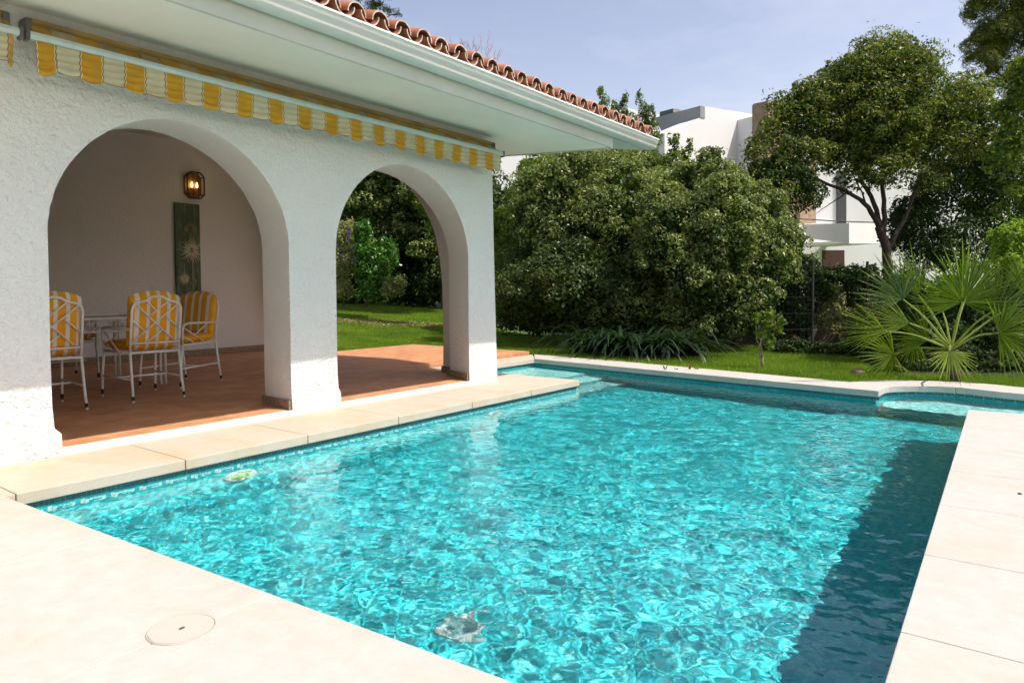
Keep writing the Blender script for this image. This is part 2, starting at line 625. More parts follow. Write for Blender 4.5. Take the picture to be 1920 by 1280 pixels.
# right deck: strips across, 0.75 m each
xj = [-6, -3.4, -1.0, 0.80, 1.572, 2.322, 3.062, 3.82, 4.57, 5.32, 6.07, 6.97]
for i in range(len(xj) - 1):
    a, b = xj[i], xj[i + 1]
    ya = right_y(a) if a > near_b[0] else near_b[1]
    yb = right_y(b) if b > near_b[0] else near_b[1]
    for j, (y0, y1) in enumerate(((-6.0, -2.4), (-2.4, None))):
        yy0a = yy0b = y0
        e = 0.08 if i == len(xj) - 2 else 0.0
        slab(dk, [(a, y0), (b + e, y0), (b + (e if y1 is not None else 0), ya * 0 + (y1 if y1 is not None else yb)), (a, (y1 if y1 is not None else ya))])
deck_o = tag(dk.build('deck', [STONE], bevel=0.004), 'pale limestone pool deck', None, None, 'structure')

ca = MB()
jx = [-6.0, -4.2, -2.4, -1.45, -0.52, 0.365, 1.285, 2.178, 3.081, 3.975, 4.915, 5.861, 6.82]
for i in range(len(jx) - 1):
    a, b = jx[i], jx[i + 1]
    y1 = WY - 0.005
    if i == len(jx) - 2:
        slab(ca, [(a, A_Y), (b, A_Y), (6.868, 5.28), (6.88, 6.055), (6.35, 6.055), (6.20, y1), (a, y1)])
    else:
        slab(ca, [(a, A_Y), (b, A_Y), (b, y1), (a, y1)], 0, 0.0025)
slab(ca, [(6.36, 6.06), (8.617, 6.07), (9.20, 6.52), (6.72, 6.52)])
coping_o = tag(ca.build('pool_coping', [STONEA], bevel=0.005), 'sand coloured coping slabs along the arcade', None, None, 'structure')

fc = MB()
inn = [Vector((far_l[0], far_l[1], 0)), onz(1129.5, 684, 0), onz(1262, 696, 0), onz(1407.5, 709, 0), onz(1567, 724, 0), Vector((far_r[0], far_r[1], 0))]
# joints lie on the straight inner edge
din = (inn[-1] - inn[0]).normalized()
ts = [(p - inn[0]).dot(din) for p in inn]
inn = [inn[0] + din * s for s in ts]
wdt = Vector((-din.y, din.x, 0))                 # outwards, away from the water
if wdt.x < 0: wdt = -wdt
outw = [0.68, 0.62, 0.55, 0.52, 0.50]
for i in range(len(inn) - 2):
    a, b = inn[i], inn[i + 1]
    a2, b2 = a + wdt * (0.64 - 0.03 * i), b + wdt * (0.64 - 0.03 * (i + 1))
    if i == 0: a2 = Vector((9.22, 6.50, 0))
    slab(fc, [(a.x, a.y), (b.x, b.y), (b2.x, b2.y), (a2.x, a2.y)], 0, 0.0015)
# the curved coping round the bay
opx = [(1645, 713), (1700, 712.5), (1767, 714.5), (1850, 719), (1920, 726)]
oc = [inn[4] + wdt * 0.52] + [Vector((8.30, 1.66, 0))] + [onz(u, v, 0) for u, v in opx] + [Vector((8.72, -0.6, 0)), Vector((8.35, -1.45, 0)), Vector((7.6, -2.0, 0))]
oc = smooth_line(oc, 44)
ic = [inn[4]] + [Vector((far_r[0], far_r[1], 0))] + [Vector((p[0], p[1], 0)) for p in bay[1:]]
il = [ic[0], ic[1]] + smooth_line(ic[1:], 43)[1:]
ol = oc
cuts = [0, 14, 26, 36, 43]
for c in range(len(cuts) - 1):
    a, b = cuts[c], cuts[c + 1]
    poly = [(il[k].x, il[k].y) for k in range(a, b + 1)] + [(ol[k].x, ol[k].y) for k in range(b, a - 1, -1)]
    fc.prism(inset(poly, -0.0015), SL, 0)
far_o = tag(fc.build('far_coping', [STONE], bevel=0.005), 'pale stone coping along the far side of the pool and round the bay', None, None, 'structure')

# mortar bed: one ring under the slabs, outside the water
mb_ = MB()
mb_.prism([(-6, A_Y + 0.04), (6.80, A_Y + 0.04), (6.85, 6.09), (8.62, 6.11), (9.1, 6.45), (6.7, 6.45), (6.2, 4.95), (-6, 4.95)], -0.5, -0.012)
mb_.prism([(-6, near_b[1] - .02), (near_b[0] - 0.04, near_b[1] - .02), (near_a[0] - 0.04, A_Y + .03), (-6, A_Y + .03)], -0.5, -0.0125)
mb_.prism([(-6, -6), (6.98, -6), (7.0, -1.7), (6.93, 0.39), (near_b[0] - .04, near_b[1] - .04), (-6, near_b[1] - .04)], -0.5, -0.013)
poly = [(p.x + 0.1, p.y) for p in inn[:-1]] + [(il[k].x * .75 + ol[k].x * .25 + .03, il[k].y * .75 + ol[k].y * .25) for k in range(4, len(il) - 1)] + [(p.x - .05, p.y) for p in ol[:-1][::-1]] + [(9.1, 6.4)]
mb_.prism(poly, -0.5, -0.0135)
tag(mb_.build('paving_bed', [plain('grout', (0.40, 0.31, 0.22), .9, .3, 20)]), 'mortar bed under the paving', None, None, 'structure')

# ------------------------------------------------------------------ terrace
tr = MB()
tpoly = [(-6, WY + 0.035), (6.16, WY + 0.035), (6.33, 6.0), (6.74, 6.56), (9.17, 6.56), (9.27, 9.32), (7.45, 9.30), (7.45, 10.6), (-6, 10.6)]
tr.prism(tpoly, -0.3, 0.05)
tag(tr.build('terrace', [COTTO], bevel=0.004), 'terracotta tiled terrace', None, None, 'structure')

# ------------------------------------------------------------------ the villa
villa = thing('villa', 'white stucco villa with an arched porch and clay tiled eaves beside the pool', 'house', (0, 0, 0))
KW = WY / 5.1


def arch_line(xl, xr, zs, kink, seed):
    """left foot, jamb, round head, jamb, right foot on the front face"""
    xc, r_ = (xl + xr) / 2, (xr - xl) / 2
    pts = [(xl + kink[0], 0.045), (xl + kink[0] * .9, .11), (xl + kink[0] * .2, .15), (xl, .30), (xl, .7), (xl, 1.05)]
    pts += [(xc - r_ * math.cos(a), zs + r_ * math.sin(a) - .035 * max(0, -math.cos(a)) * math.sin(a)) for a in [math.pi * k / 60 for k in range(61)]]
    pts += [(xr, 1.05), (xr, .7), (xr, .34), (xr + kink[1] * .3, .19), (xr + kink[1], 0.045)]
    rr = random.Random(seed)
    out = []
    for x_, z_ in pts:
        out.append(Vector((x_ * KW + rr.uniform(-.0025, .0025), WY, H + (z_ - H) * KW + rr.uniform(-.002, .002))))
    out[0].z = out[-1].z = 0.045
    return out


L1 = arch_line(1.785, 3.604, 1.40, (.055, .012), 1)
L2 = arch_line(4.100, 5.955, 1.383, (.04, .006), 2)
xe = [ony(932.6, 701, WY), ony(931, 660, WY), ony(927.2, 520, WY), ony(925, 420, WY), ony(922.9, 321.3, WY)]
right_edge = [Vector((xe[0].x, WY, -0.02))] + xe[1:] + [Vector((xe[-1].x - 0.005, WY, 2.80))]
left_foot = [Vector((-5, WY, -0.02)), Vector((L1[0].x, WY, -0.02))]
# the front leaf is one sheet with a low sill under each arch
front = [Vector((-5, WY, 2.80)), Vector((-5, WY, -0.02)), Vector((L1[0].x - 0.004, WY, -0.02))] + L1 + [Vector((L1[-1].x + .004, WY, -0.02)), Vector((L2[0].x - .004, WY, -0.02))] + L2 + [Vector((L2[-1].x + .004, WY, -0.02))] + right_edge


def splay(p, Lx, k):
    xc = (Lx[5].x + Lx[-5].x) / 2
    q = p.copy()
    q.y = WB
    q.x += k * max(0, (p.x - xc) / (Lx[-5].x - xc))
    return q


def back_of(p):
    q = p.copy()
    q.y = WB
    return q


i1, i2 = front.index(L1[0]), front.index(L2[0])
back = []
for i, p in enumerate(front):
    if i1 <= i < i1 + len(L1): back.append(splay(p, L1, .06))
    elif i2 <= i < i2 + len(L2): back.append(splay(p, L2, .205))
    elif i == i1 + len(L1): back.append(back_of(p) + Vector((.06, 0, 0)))
    elif i == i2 + len(L2): back.append(back_of(p) + Vector((.205, 0, 0)))
    else: back.append(back_of(p))
aw = MB()
aw.loft(front, back)
# plaster risers below the two openings
wall_o = aw.build('arcade_wall', [WALLW], villa)
for Lx in (L1, L2):
    sl0 = MB()
    sl0.box((Lx[0].x - 0.003, WY - 0.002, -0.02), (Lx[-1].x + 0.003, WY + 0.033, 0.046))
    sl0.build('threshold', [plain('smooth_plaster', (0.74, 0.72, 0.68), .85, .12, 9, 60, .35, .006)], villa, bevel=.004)

# side wall at the end of the porch with an arch of its own
SD = Vector((0.2, 1.0, 0)).normalized()
SN = Vector((1.0, -0.2, 0)).normalized()
s0 = Vector((6.23, 5.75, 0))
spx = [(831, 697), (831, 600), (828, 520), (818, 450), (800, 400), (770, 355), (740, 328), (712, 317)]
sl = [onp(u, v, s0, SN) for u, v in spx]
sl[0].z = 0.05
half = smooth_line(sl, 30)
apex = half[-1].copy()
s_ap = (apex - s0).dot(SD)
other = []
for p in half[:-1][::-1]:
    q = p.copy()
    s = (p - s0).dot(SD)
    q2 = s0 + SD * (s_ap + (s_ap - s) * 1.75)
    tt = min(1.0, (s_ap - s) / s_ap)
    q2.z = .05 + (apex.z + .10 * min(1, tt * 4) - .05) * (1 - tt ** 7) ** (1 / 7)
    other.append(q2)
inner = half + other
A0 = s0 + SD * (WB - 5.75 + 0.003) * 1.02
A1 = s0 + SD * ((10.45 - 5.75) * 1.02)
sw_front = [Vector((A0.x, A0.y, 0.05)), *inner, Vector((A1.x, A1.y, 0.05)), Vector((A1.x, A1.y, 3.3)), Vector((A0.x, A0.y, 2.80))]
sw_back = [p + SN * 0.20 for p in sw_front]
sw = MB()
sw.loft(sw_front, sw_back)
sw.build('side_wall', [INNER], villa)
bw = MB()
bw.box((-5, 10.5, 0.05), (7.6, 10.75, 3.6))
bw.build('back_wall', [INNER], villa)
lw = MB()
lw.box((-5.0, WB + .003, 0.05), (-4.8, 10.497, 3.5))
lw.build('end_wall', [INNER], villa)
ce = MB()
ce.loft([Vector((-5, WB + 0.004, 2.79)), Vector((6.45, WB + 0.004, 2.79)), Vector((7.5, 10.49, 3.365)), Vector((-5, 10.49, 3.365))][::-1],
        [Vector((-5, WB + 0.004, 2.84)), Vector((6.45, WB + 0.004, 2.84)), Vector((7.5, 10.49, 3.42)), Vector((-5, 10.49, 3.42))][::-1])
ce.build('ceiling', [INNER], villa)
sk = MB()
sk.box((-4.79, 10.480, 0.051), (7.45, 10.498, 0.150))
for Lx, kx in ((L1, .06), (L2, .205)):
    jx_ = Lx[-4].x
    f_ = [Vector((jx_ - .020, WY + .012, .051)), Vector((jx_ - .002, WY + .012, .051)), Vector((jx_ + kx - .002, WB + .002, .051)), Vector((jx_ + kx - .002, WB + .020, .051)), Vector((jx_ + kx - .020, WB + .020, .051))]
    sk.loft(f_[::-1], [q_ + Vector((0, 0, .075)) for q_ in f_][::-1])
sk.box((L1[-4].x + .062, WB + .0025, .051), (L2[5].x - .01, WB + .019, .125))
pq = s0 - SN * 0.003
for sgn in (0,):
    MM = Matrix.Translation(pq) @ Matrix(((SD.x, SN.x, 0, 0), (SD.y, SN.y, 0, 0), (0, 0, 1, 0), (0, 0, 0, 1)))
    sk.box((-0.33, -0.018, 0.051), (0.015, 0.0, 0.125), 0, MM)
sk.build('skirting', [SKIRT], villa, bevel=0.002)

# eaves, gutter and roof: coordinates scaled outward about the camera, baked as numbers
XE = 7.59                                        # right-hand end of the gutter


def soffit_z(y): return 2.58 + 0.15 * (y - 3.705)


so = MB()
sof = [(-5, 3.705), (6.72, 3.705), (7.69, 5.93), (7.66, 7.4), (7.75, 8.8), (7.35, 9.9), (6.55, 6.4), (6.3, 5.6), (6.22, WY - 0.002), (-5, WY - 0.002)]
so.loft([Vector((x, y, soffit_z(y))) for x, y in sof], [Vector((x, y, soffit_z(y) + 0.03)) for x, y in sof])
so.build('soffit', [PAINT], villa)
se = MB()                                        # the end board closing the eaves
e0, e1 = Vector((6.725, 3.705, soffit_z(3.705))), Vector((7.695, 5.93, soffit_z(5.93)))
ed = (e1 - e0).normalized()
ec = ed.cross(Vector((0, 0, 1))).normalized()
se.loft([e0 + Vector((0, 0, -.012)), e1 + Vector((0, 0, -.012)), e1 + Vector((0, 0, .18)), e0 + Vector((0, 0, .18))],
        [e0 + Vector((0, 0, -.012)) + ec * .03, e1 + Vector((0, 0, -.012)) + ec * .03, e1 + Vector((0, 0, .18)) + ec * .03, e0 + Vector((0, 0, .18)) + ec * .03])
se.build('barge_board', [FASC], villa)
fa = MB()
fa.box((-5, 3.675, 2.575), (6.72, 3.703, 2.76))
fa.build('fascia', [FASC], villa)
gu = MB()
prof = [(3.545, 2.7812), (3.548, 2.7568), (3.562, 2.7369), (3.572, 2.7192), (3.572, 2.707), (3.58, 2.6926), (3.602, 2.6838), (3.66, 2.6794), (3.66, 2.7458), (3.602, 2.7236), (3.58, 2.7236), (3.554, 2.7679), (3.554, 2.7812)]
gu.extrude(prof, -5, XE)
gu_o = gu.build('gutter', [GUTT], villa, 'auto')
lp = MB()
lp.box((-5, 3.535, 2.781), (XE + .004, 3.557, 2.797))
lp.build('gutter_lip', [LIP], villa, bevel=0.004)
# end return of the gutter and the underside of the side eaves
gr = MB()
e_in = Vector((XE - 0.0, 3.33, 2.52))
ptri = [(6.735, 3.69), (XE - .002, 3.665), (7.30, 4.35), (7.73, 5.9), (7.705, 5.93)]
gr.loft([Vector((x, y, 2.682 + 0.15 * max(0, y - 3.7) * 0.7)) for x, y in ptri], [Vector((x, y, 2.75 + 0.15 * max(0, y - 3.7) * 0.7)) for x, y in ptri])
gr.build('side_eaves', [FASC], villa)

# roof deck and clay tiles
SLP = 0.30


def roof_z(y): return 2.828 + SLP * (y - 3.54)


ro = MB()
rp = [(-5, 3.65), (7.43, 3.65), (4.7, 8.6), (-5, 8.6)]
ro.loft([Vector((x, y, roof_z(y) - 0.05)) for x, y in rp], [Vector((x, y, roof_z(y) - 0.02)) for x, y in rp])
rs = [(7.43, 3.65), (7.16, 4.5), (7.52, 7.0), (7.75, 8.8), (7.4, 10.9), (4.7, 8.6)]
rz_ = [roof_z(3.65), roof_z(3.65) + .2, roof_z(3.65) + .45, roof_z(3.65) + .65, roof_z(3.65) + 1.0, roof_z(8.6)]
ro.loft([Vector((x, y, z - .05)) for (x, y), z in zip(rs, rz_)], [Vector((x, y, z - .02)) for (x, y), z in zip(rs, rz_)])
roof_o = ro.build('roof', [TILEIN], villa)


def half_tile(mb, x, y0, z0, r0_, r1_, length, convex, jit):
    """one barrel tile: outer skin, inner skin, limewashed end rim"""
    seg = 10
    th = 0.010
    rings = []
    for (yy, rr) in ((y0, r0_), (y0 + length, r1_)):
        zc = z0 + SLP * (yy - y0)
        for off in (0, -th):
            ring = []
            for k in range(seg + 1):
                a = math.pi * k / seg
                c, s = math.cos(a), math.sin(a)
                ring.append((x + (rr + off) * c + jit, yy, zc + (rr + off) * s * (1.05 if convex else -0.95)))
            rings.append(ring)
    v = [p for r_ in rings for p in r_]
    n_ = seg + 1
    f0 = [(k, k + 1, 2 * n_ + k + 1, 2 * n_ + k) for k in range(seg)]
    f1 = [(n_ + k + 1, n_ + k, 3 * n_ + k, 3 * n_ + k + 1) for k in range(seg)]
    f2 = [(k + 1, k, n_ + k, n_ + k + 1) for k in range(seg)]
    b = len(mb.v)
    mb.add(v, f0 if convex else f0, 0)
    mb.f += [tuple(b + i for i in f) for f in f1]
    mb.mi += [1] * len(f1)
    mb.f += [tuple(b + i for i in f) for f in f2]
    mb.mi += [2] * len(f2)


ti = MB()
per = 0.207
rr = random.Random(4)
x = 7.43
while x > -3:
    for c in range(3):
        y0 = 3.578 + c * 0.38 + rr.uniform(-.012, .012)
        if x < 7.47 - (y0 - 3.54) * 0.55:
            half_tile(ti, x, y0, roof_z(y0) + 0.012 + rr.uniform(-.005, .005), 0.080, 0.069, 0.44, True, rr.uniform(-.006, .006))
            half_tile(ti, x - per / 2, y0 - 0.01 + rr.uniform(-.008, .008), roof_z(y0) + 0.042, 0.082, 0.093, 0.44, False, rr.uniform(-.004, .004))
    x -= per
# tiles up the hip
h0, h1 = Vector((7.33, 3.80, roof_z(3.80) + .05)), Vector((4.9, 8.2, roof_z(8.2) + .05))
for k in range(9):
    a = h0.lerp(h1, k / 10.0)
    b = h0.lerp(h1, (k + 1.15) / 10.0)
    ti.tube([a, b + Vector((0, 0, .012))], [0.088, 0.075], 12, 0, False)
ti.build('eave_tiles', [TILE, TILEIN, LIME], roof_o, 'auto')

# ------------------------------------------------------------------ awnings
AY = 4.74
AZ = 2.545
AK = 1.03


def awning(name, label, x0, x1, ys_, first_yellow, both):
    aw_ = thing(name, label, 'awning', (x0, AY, AZ))
    ofs = Vector((-x0, -AY, -AZ))

    def loc(p): return Vector(p) + ofs
    hb = MB()
    hb.v, hb.f, hb.mi = [], [], []
    hb.extrude([(.10, .100), (.085, .115), (.09, .135), (.188, .142), (.188, .095)], 0.02, x1 - x0 - 0.02)
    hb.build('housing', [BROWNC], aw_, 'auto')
    fb = MB()                                    # the last stretch of cloth between the roller and the bar
    per_ = 0.2565 * AK
    k = 0
    x = ys_
    while x > x0 + .03: x -= per_ / 2; k += 1
    col = (k % 2)
    xx = x0 + 0.03
    edges = [xx]
    nx_ = x + per_ / 2
    while nx_ < x1 - 0.03:
        edges.append(nx_)
        nx_ += per_ / 2
    edges.append(x1 - 0.03)
    for i in range(len(edges) - 1):
        y_top, z_top, y_bot, z_bot = AY + 0.12, AZ + .113, AY + 0.005, AZ + .022
        dy, dz = y_bot - y_top, z_bot - z_top
        m1 = 0.012 * math.sin(i * 1.3)
        a, b = edges[i], edges[i + 1]
        fb.add([loc((a, y_top, z_top)), loc((b, y_top, z_top)), loc((b, y_top + dy * .5, z_top + dz * .5 + .006 + m1)), loc((a, y_top + dy * .5, z_top + dz * .5 + .006 + m1)), loc((b, y_bot, z_bot)), loc((a, y_bot, z_bot))],
               [(0, 1, 2, 3), (3, 2, 4, 5)], (i + col) % 2)
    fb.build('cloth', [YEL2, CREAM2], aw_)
    br = MB()
    br.extrude([(-.022, -.022), (-.030, .0), (-.020, .022), (.012, .024), (.022, .0), (.012, -.022)], 0, x1 - x0)
    br.build('front_bar', [BARM], aw_, 'auto')
    for xx in ([0.0, x1 - x0] if both else [x1 - x0]):
        s_ = -1 if xx == 0 else 1
        xa, xb = sorted((xx, xx + s_ * 0.022))
        cp = MB()
        cp.box((xa, -.034, -.036), (xb, .03, .03))
        cp.build('end_cap', [BRKT], aw_, bevel=0.006)
    for xx in ((0.03, x1 - x0 - 0.03) if both else (x1 - x0 - .03,)):
        bk = MB()
        bk.box((xx - 0.02, 0.07, 0.05), (xx + 0.015, 0.188, 0.128))
        bk.tube([(xx, 0.0, 0.02), (xx, 0.09, 0.05), (xx, 0.12, 0.10)], 0.014, 6)
        bk.build('bracket', [BRKT], aw_, bevel=0.004)
    # valance: one scallop under each stripe, rippled like old cloth
    va = MB()
    rowz = [k / 22 for k in range(22)] + [.975, 1.0]
    rv = random.Random(int(x0 * 100))
    for i in range(len(edges) - 1):
        a, b = edges[i], edges[i + 1]
        mi = (i + col) % 2
        nseg = 8
        cols_ = []
        seam = 0.004
        us = [0, seam / (b - a), 2 * seam / (b - a)] + [k / nseg for k in range(1, nseg)] + [1 - 2 * seam / (b - a), 1 - seam / (b - a), 1]
        us = sorted(set(us))
        base = len(va.v)
        for u_ in us:
            xx = a + (b - a) * u_
            lobe = math.sin(math.pi * min(1, max(0, u_)))
            depth = (0.166 + 0.022 * lobe ** 0.8) if mi == 0 else (0.162 + 0.010 * lobe - .012 * math.sin(xx * 1.7))
            if i == 0 and both: depth += 0.025 * (1 - u_)
            for t_ in rowz:
                zz = -0.020 - depth * t_
                yy = -0.012 + 0.010 * math.sin(t_ * 25 + xx * 5.0 + 1.2 * math.sin(xx * 3.1)) * t_ ** .3 + 0.012 * t_ * math.sin(xx * 2.3 + x0)
                yy += 0.004 * math.sin(xx * 40 + t_ * 5)
                va.v.append((xx - x0, yy, zz))
        nr = len(rowz)
        for k in range(len(us) - 1):
            mm = mi
            if k == 0 or k == len(us) - 2: mm = 2
            elif k == 1 or k == len(us) - 3: mm = 3 if mi == 0 else 1
            for r in range(nr - 1):
                q = base + k * nr + r
                va.f.append((q, q + nr, q + nr + 1, q + 1))
                va.mi.append(mm if not (mi == 1 and r == nr - 2) else 2)
    vo = va.build('valance', [YEL, CREAM, SEAM, CUSHW], aw_, True)
    sm = vo.modifiers.new('cloth_thickness', 'SOLIDIFY')
    sm.thickness = 0.0015
    return aw_


ys0 = ony(56, 100, AY).x
awning('awning', 'long yellow and cream striped awning folded under the eaves above both arches', ony(54, 80, AY).x, ony(940, 290, AY).x, ys0, True, True)
awning('awning', 'second striped awning of which only the end shows in the top left corner', -1.6, ony(34, 72, AY).x, ony(14, 70, AY).x - 0.2565 * AK, True, False)

# ------------------------------------------------------------------ wall lamp and carved panel
lt, lb = ony(343, 323, 10.5), ony(377, 374, 10.5)
lc = (lt + lb) / 2
lamp = thing('wall_lamp', 'lit octagonal glass wall lantern with a dark frame on the porch wall', 'wall lamp', (lc.x, 10.497, lc.z))
LW, LH, LD = 0.135, 0.20, 0.11


def octo(w, h, c, y): return [Vector(p) for p in ((-w + c, y, -h), (w - c, y, -h), (w, y, -h + c), (w, y, h - c), (w - c, y, h), (-w + c, y, h), (-w, y, h - c), (-w, y, -h + c))]


b = MB()
b.loft(octo(LW * .95, LH * .95, .06, -.015), octo(LW * .95, LH * .95, .06, 0))
b.build('back_plate', [plain('aged_brass', (0.25, 0.14, 0.05), 0.45, 0.4, 20, metal=0.6)], lamp)
b = MB()
o1, o2 = octo(LW, LH, .065, -LD), octo(LW * .95, LH * .95, .06, -.012)
for k in range(8):
    b.tube([o1[k], o1[(k + 1) % 8]], 0.011, 6)
    b.tube([o2[k], o2[(k + 1) % 8]], 0.010, 6)
    b.tube([o1[k], o2[k]], 0.008, 6)
for xx in (-.045, .045): b.tube([(xx, -LD - .002, -LH + .01), (xx, -LD - .002, LH - .01)], 0.0035, 5)
b.build('frame', [DARK], lamp)
b = MB()
b.loft(octo(LW * .98, LH * .98, .062, -LD + .004), octo(LW * .98, LH * .98, .062, -LD + .007))
b.build('pane', [glass('lamp_glass', (1, .95, .85))], lamp)
hot = emitter('lamp_filament', (1.0, 0.55, 0.18), 8)
for xx in (-.035, .045):
    b = MB()
    b.tube([(xx, -.055, -.03), (xx, -.055, -.005), (xx, -.055, .03), (xx, -.055, .055)], [.010, .017, .012, .002], 8)
    bu = b.build('bulb', [hot], lamp, True)
    b = MB()
    b.tube([(xx, -.055, -.12), (xx, -.055, -.032)], .012, 8)
    b.build('candle_tube', [plain('candle_sleeve', (0.3, 0.2, 0.1), 0.5)], lamp)
pl_ = bpy.data.lights.new('lamp_glow', 'POINT')
pl_.energy = 0.15
pl_.color = (1, .6, .25)
pl_.shadow_soft_size = 0.03
po_ = bpy.data.objects.new('lamp_glow', pl_)
COL.objects.link(po_)
po_.parent = lamp
po_.location = (0.005, -.06, .06)

pt, pb = ony(325, 380, 10.5), ony(374.5, 548, 10.5)
pc = (pt + pb) / 2
PW, PH = (pb.x - pt.x) / 2, 0.74
panel = thing('carved_panel', 'tall green wooden wall panel carved with spiky flower heads', 'wall art', (pc.x, 10.497, 2.415 - PH))
b = MB()
b.box((-PW, -.045, -PH), (PW, 0, PH))
m, nt, bs = new_mat('green_patina')
v = objco(nt, (1, 1, 0.18))
c = ramp(nt, noise(nt, v, 16, 5, .7), [(0.3, (0.04, 0.046, 0.026)), (0.52, (0.08, 0.115, 0.06)), (0.75, (0.15, 0.27, 0.17))])
nt.links.new(c, bs.inputs['Base Color'])
bs.inputs['Roughness'].default_value = .75
bump(nt, bs, noise(nt, v, 30, 4, .6), .5, .006)
b.build('board', [m], panel, bevel=0.004)
relief = plain('pale_relief', (0.66, 0.60, 0.42), 0.8, 0.4, 30)
dim = plain('dim_relief', (0.24, 0.26, 0.15), 0.8, 0.4, 30)


def burst(cx, cz, r, nspk, mat_, name, core):
    b = MB()
    rr_ = random.Random(int(r * 1000))
    for k in range(nspk):
        a = 2 * math.pi * k / nspk + rr_.uniform(-.06, .06)
        l_ = r * rr_.uniform(.75, 1.05)
        px_, pz_ = cx + l_ * math.cos(a), cz + l_ * math.sin(a)
        px_ = max(-PW + .004, min(PW - .004, px_))
        b.tube([(cx + core * .6 * math.cos(a), -.047, cz + core * .6 * math.sin(a)), ((cx + px_) / 2, -.053, (cz + pz_) / 2), (px_, -.047, pz_)], [.009, .011, .003], 5)
    for k in range(26):
        a, q = rr_.uniform(0, 6.28), core * math.sqrt(rr_.random())
        b.tube([(cx + q * math.cos(a), -.046, cz + q * math.sin(a)), (cx + q * math.cos(a), -.062, cz + q * math.sin(a))], [.009, .003], 5)
    return b.build(name, [mat_], panel)


burst(0.05, 0.02, 0.20, 26, relief, 'flower', 0.06)
burst(-0.07, -0.42, 0.11, 16, relief, 'flower', 0.03)
burst(0.06, -0.48, 0.09, 14, dim, 'flower', 0.025)
b = MB()
b.tube([(0.06, -.05, -0.05), (0.062, -.05, -0.62)], .006, 5)
b.tube([(-0.07, -.05, -0.2), (-0.075, -.05, -0.42)], .004, 5)
b.tube([(-PW + .01, -.048, 0.03), (0.02, -.05, 0.025)], .003, 5)
b.build('stalk', [relief], panel)
b = MB()
for k in range(22):
    a = math.pi * (k / 21 * 1.5 - .25)
    b.tube([(0.03 + .10 * math.cos(a), -.047, .36 + .10 * math.sin(a)), (0.03 + .03 * math.cos(a), -.05, .36 + .03 * math.sin(a))], [.009, .006], 5)
b.tube([(0.03, -.047, .30), (0.05, -.047, .12)], .005, 5)
b.build('seed_head', [dim], panel)

# ------------------------------------------------------------------ garden chairs and table
CW = 0.215


def rounded_cushion(w, d, h, stripes, shape, nx_=36, ny_=10):
    """a striped pad: closed surface, stripes run along local v"""
    vs_, fs_, mi_ = [], [], []
    nu, nv = nx_, ny_
    for side in (1, -1):
        for i in range(nu + 1):
            for j in range(nv + 1):
                u_, v_ = -1 + 2 * i / nu, -1 + 2 * j / nv
                e = (1 - abs(u_) ** 6) ** .35 * (1 - abs(v_) ** 6) ** .35
                vs_.append(shape(u_, v_, side * e))
    off = (nu + 1) * (nv + 1)
    for i in range(nu):
        s_ = (i / nu * stripes)
        mt = 0 if ((s_ + .3) / 2) % 1.0 < .65 else 1
        for j in range(nv):
            a = i * (nv + 1) + j
            fs_.append((a, a + nv + 1, a + nv + 2, a + 1))
            mi_.append(mt)
            a += off
            fs_.append((a, a + 1, a + nv + 2, a + nv + 1))
            mi_.append(mt)
    return vs_, fs_, mi_


def cushion(name, parent, fn, stripes=10):
    vs_, fs_, mi_ = rounded_cushion(0, 0, 0, stripes, fn, 60, 12)
    b = MB()
    b.v, b.f, b.mi = vs_, fs_, mi_
    o_ = b.build(name, [CUSHY, CUSHW], parent, True)
    return o_


def chair_seat_x(y): return CW + 0.03 * (y + .3) / .6


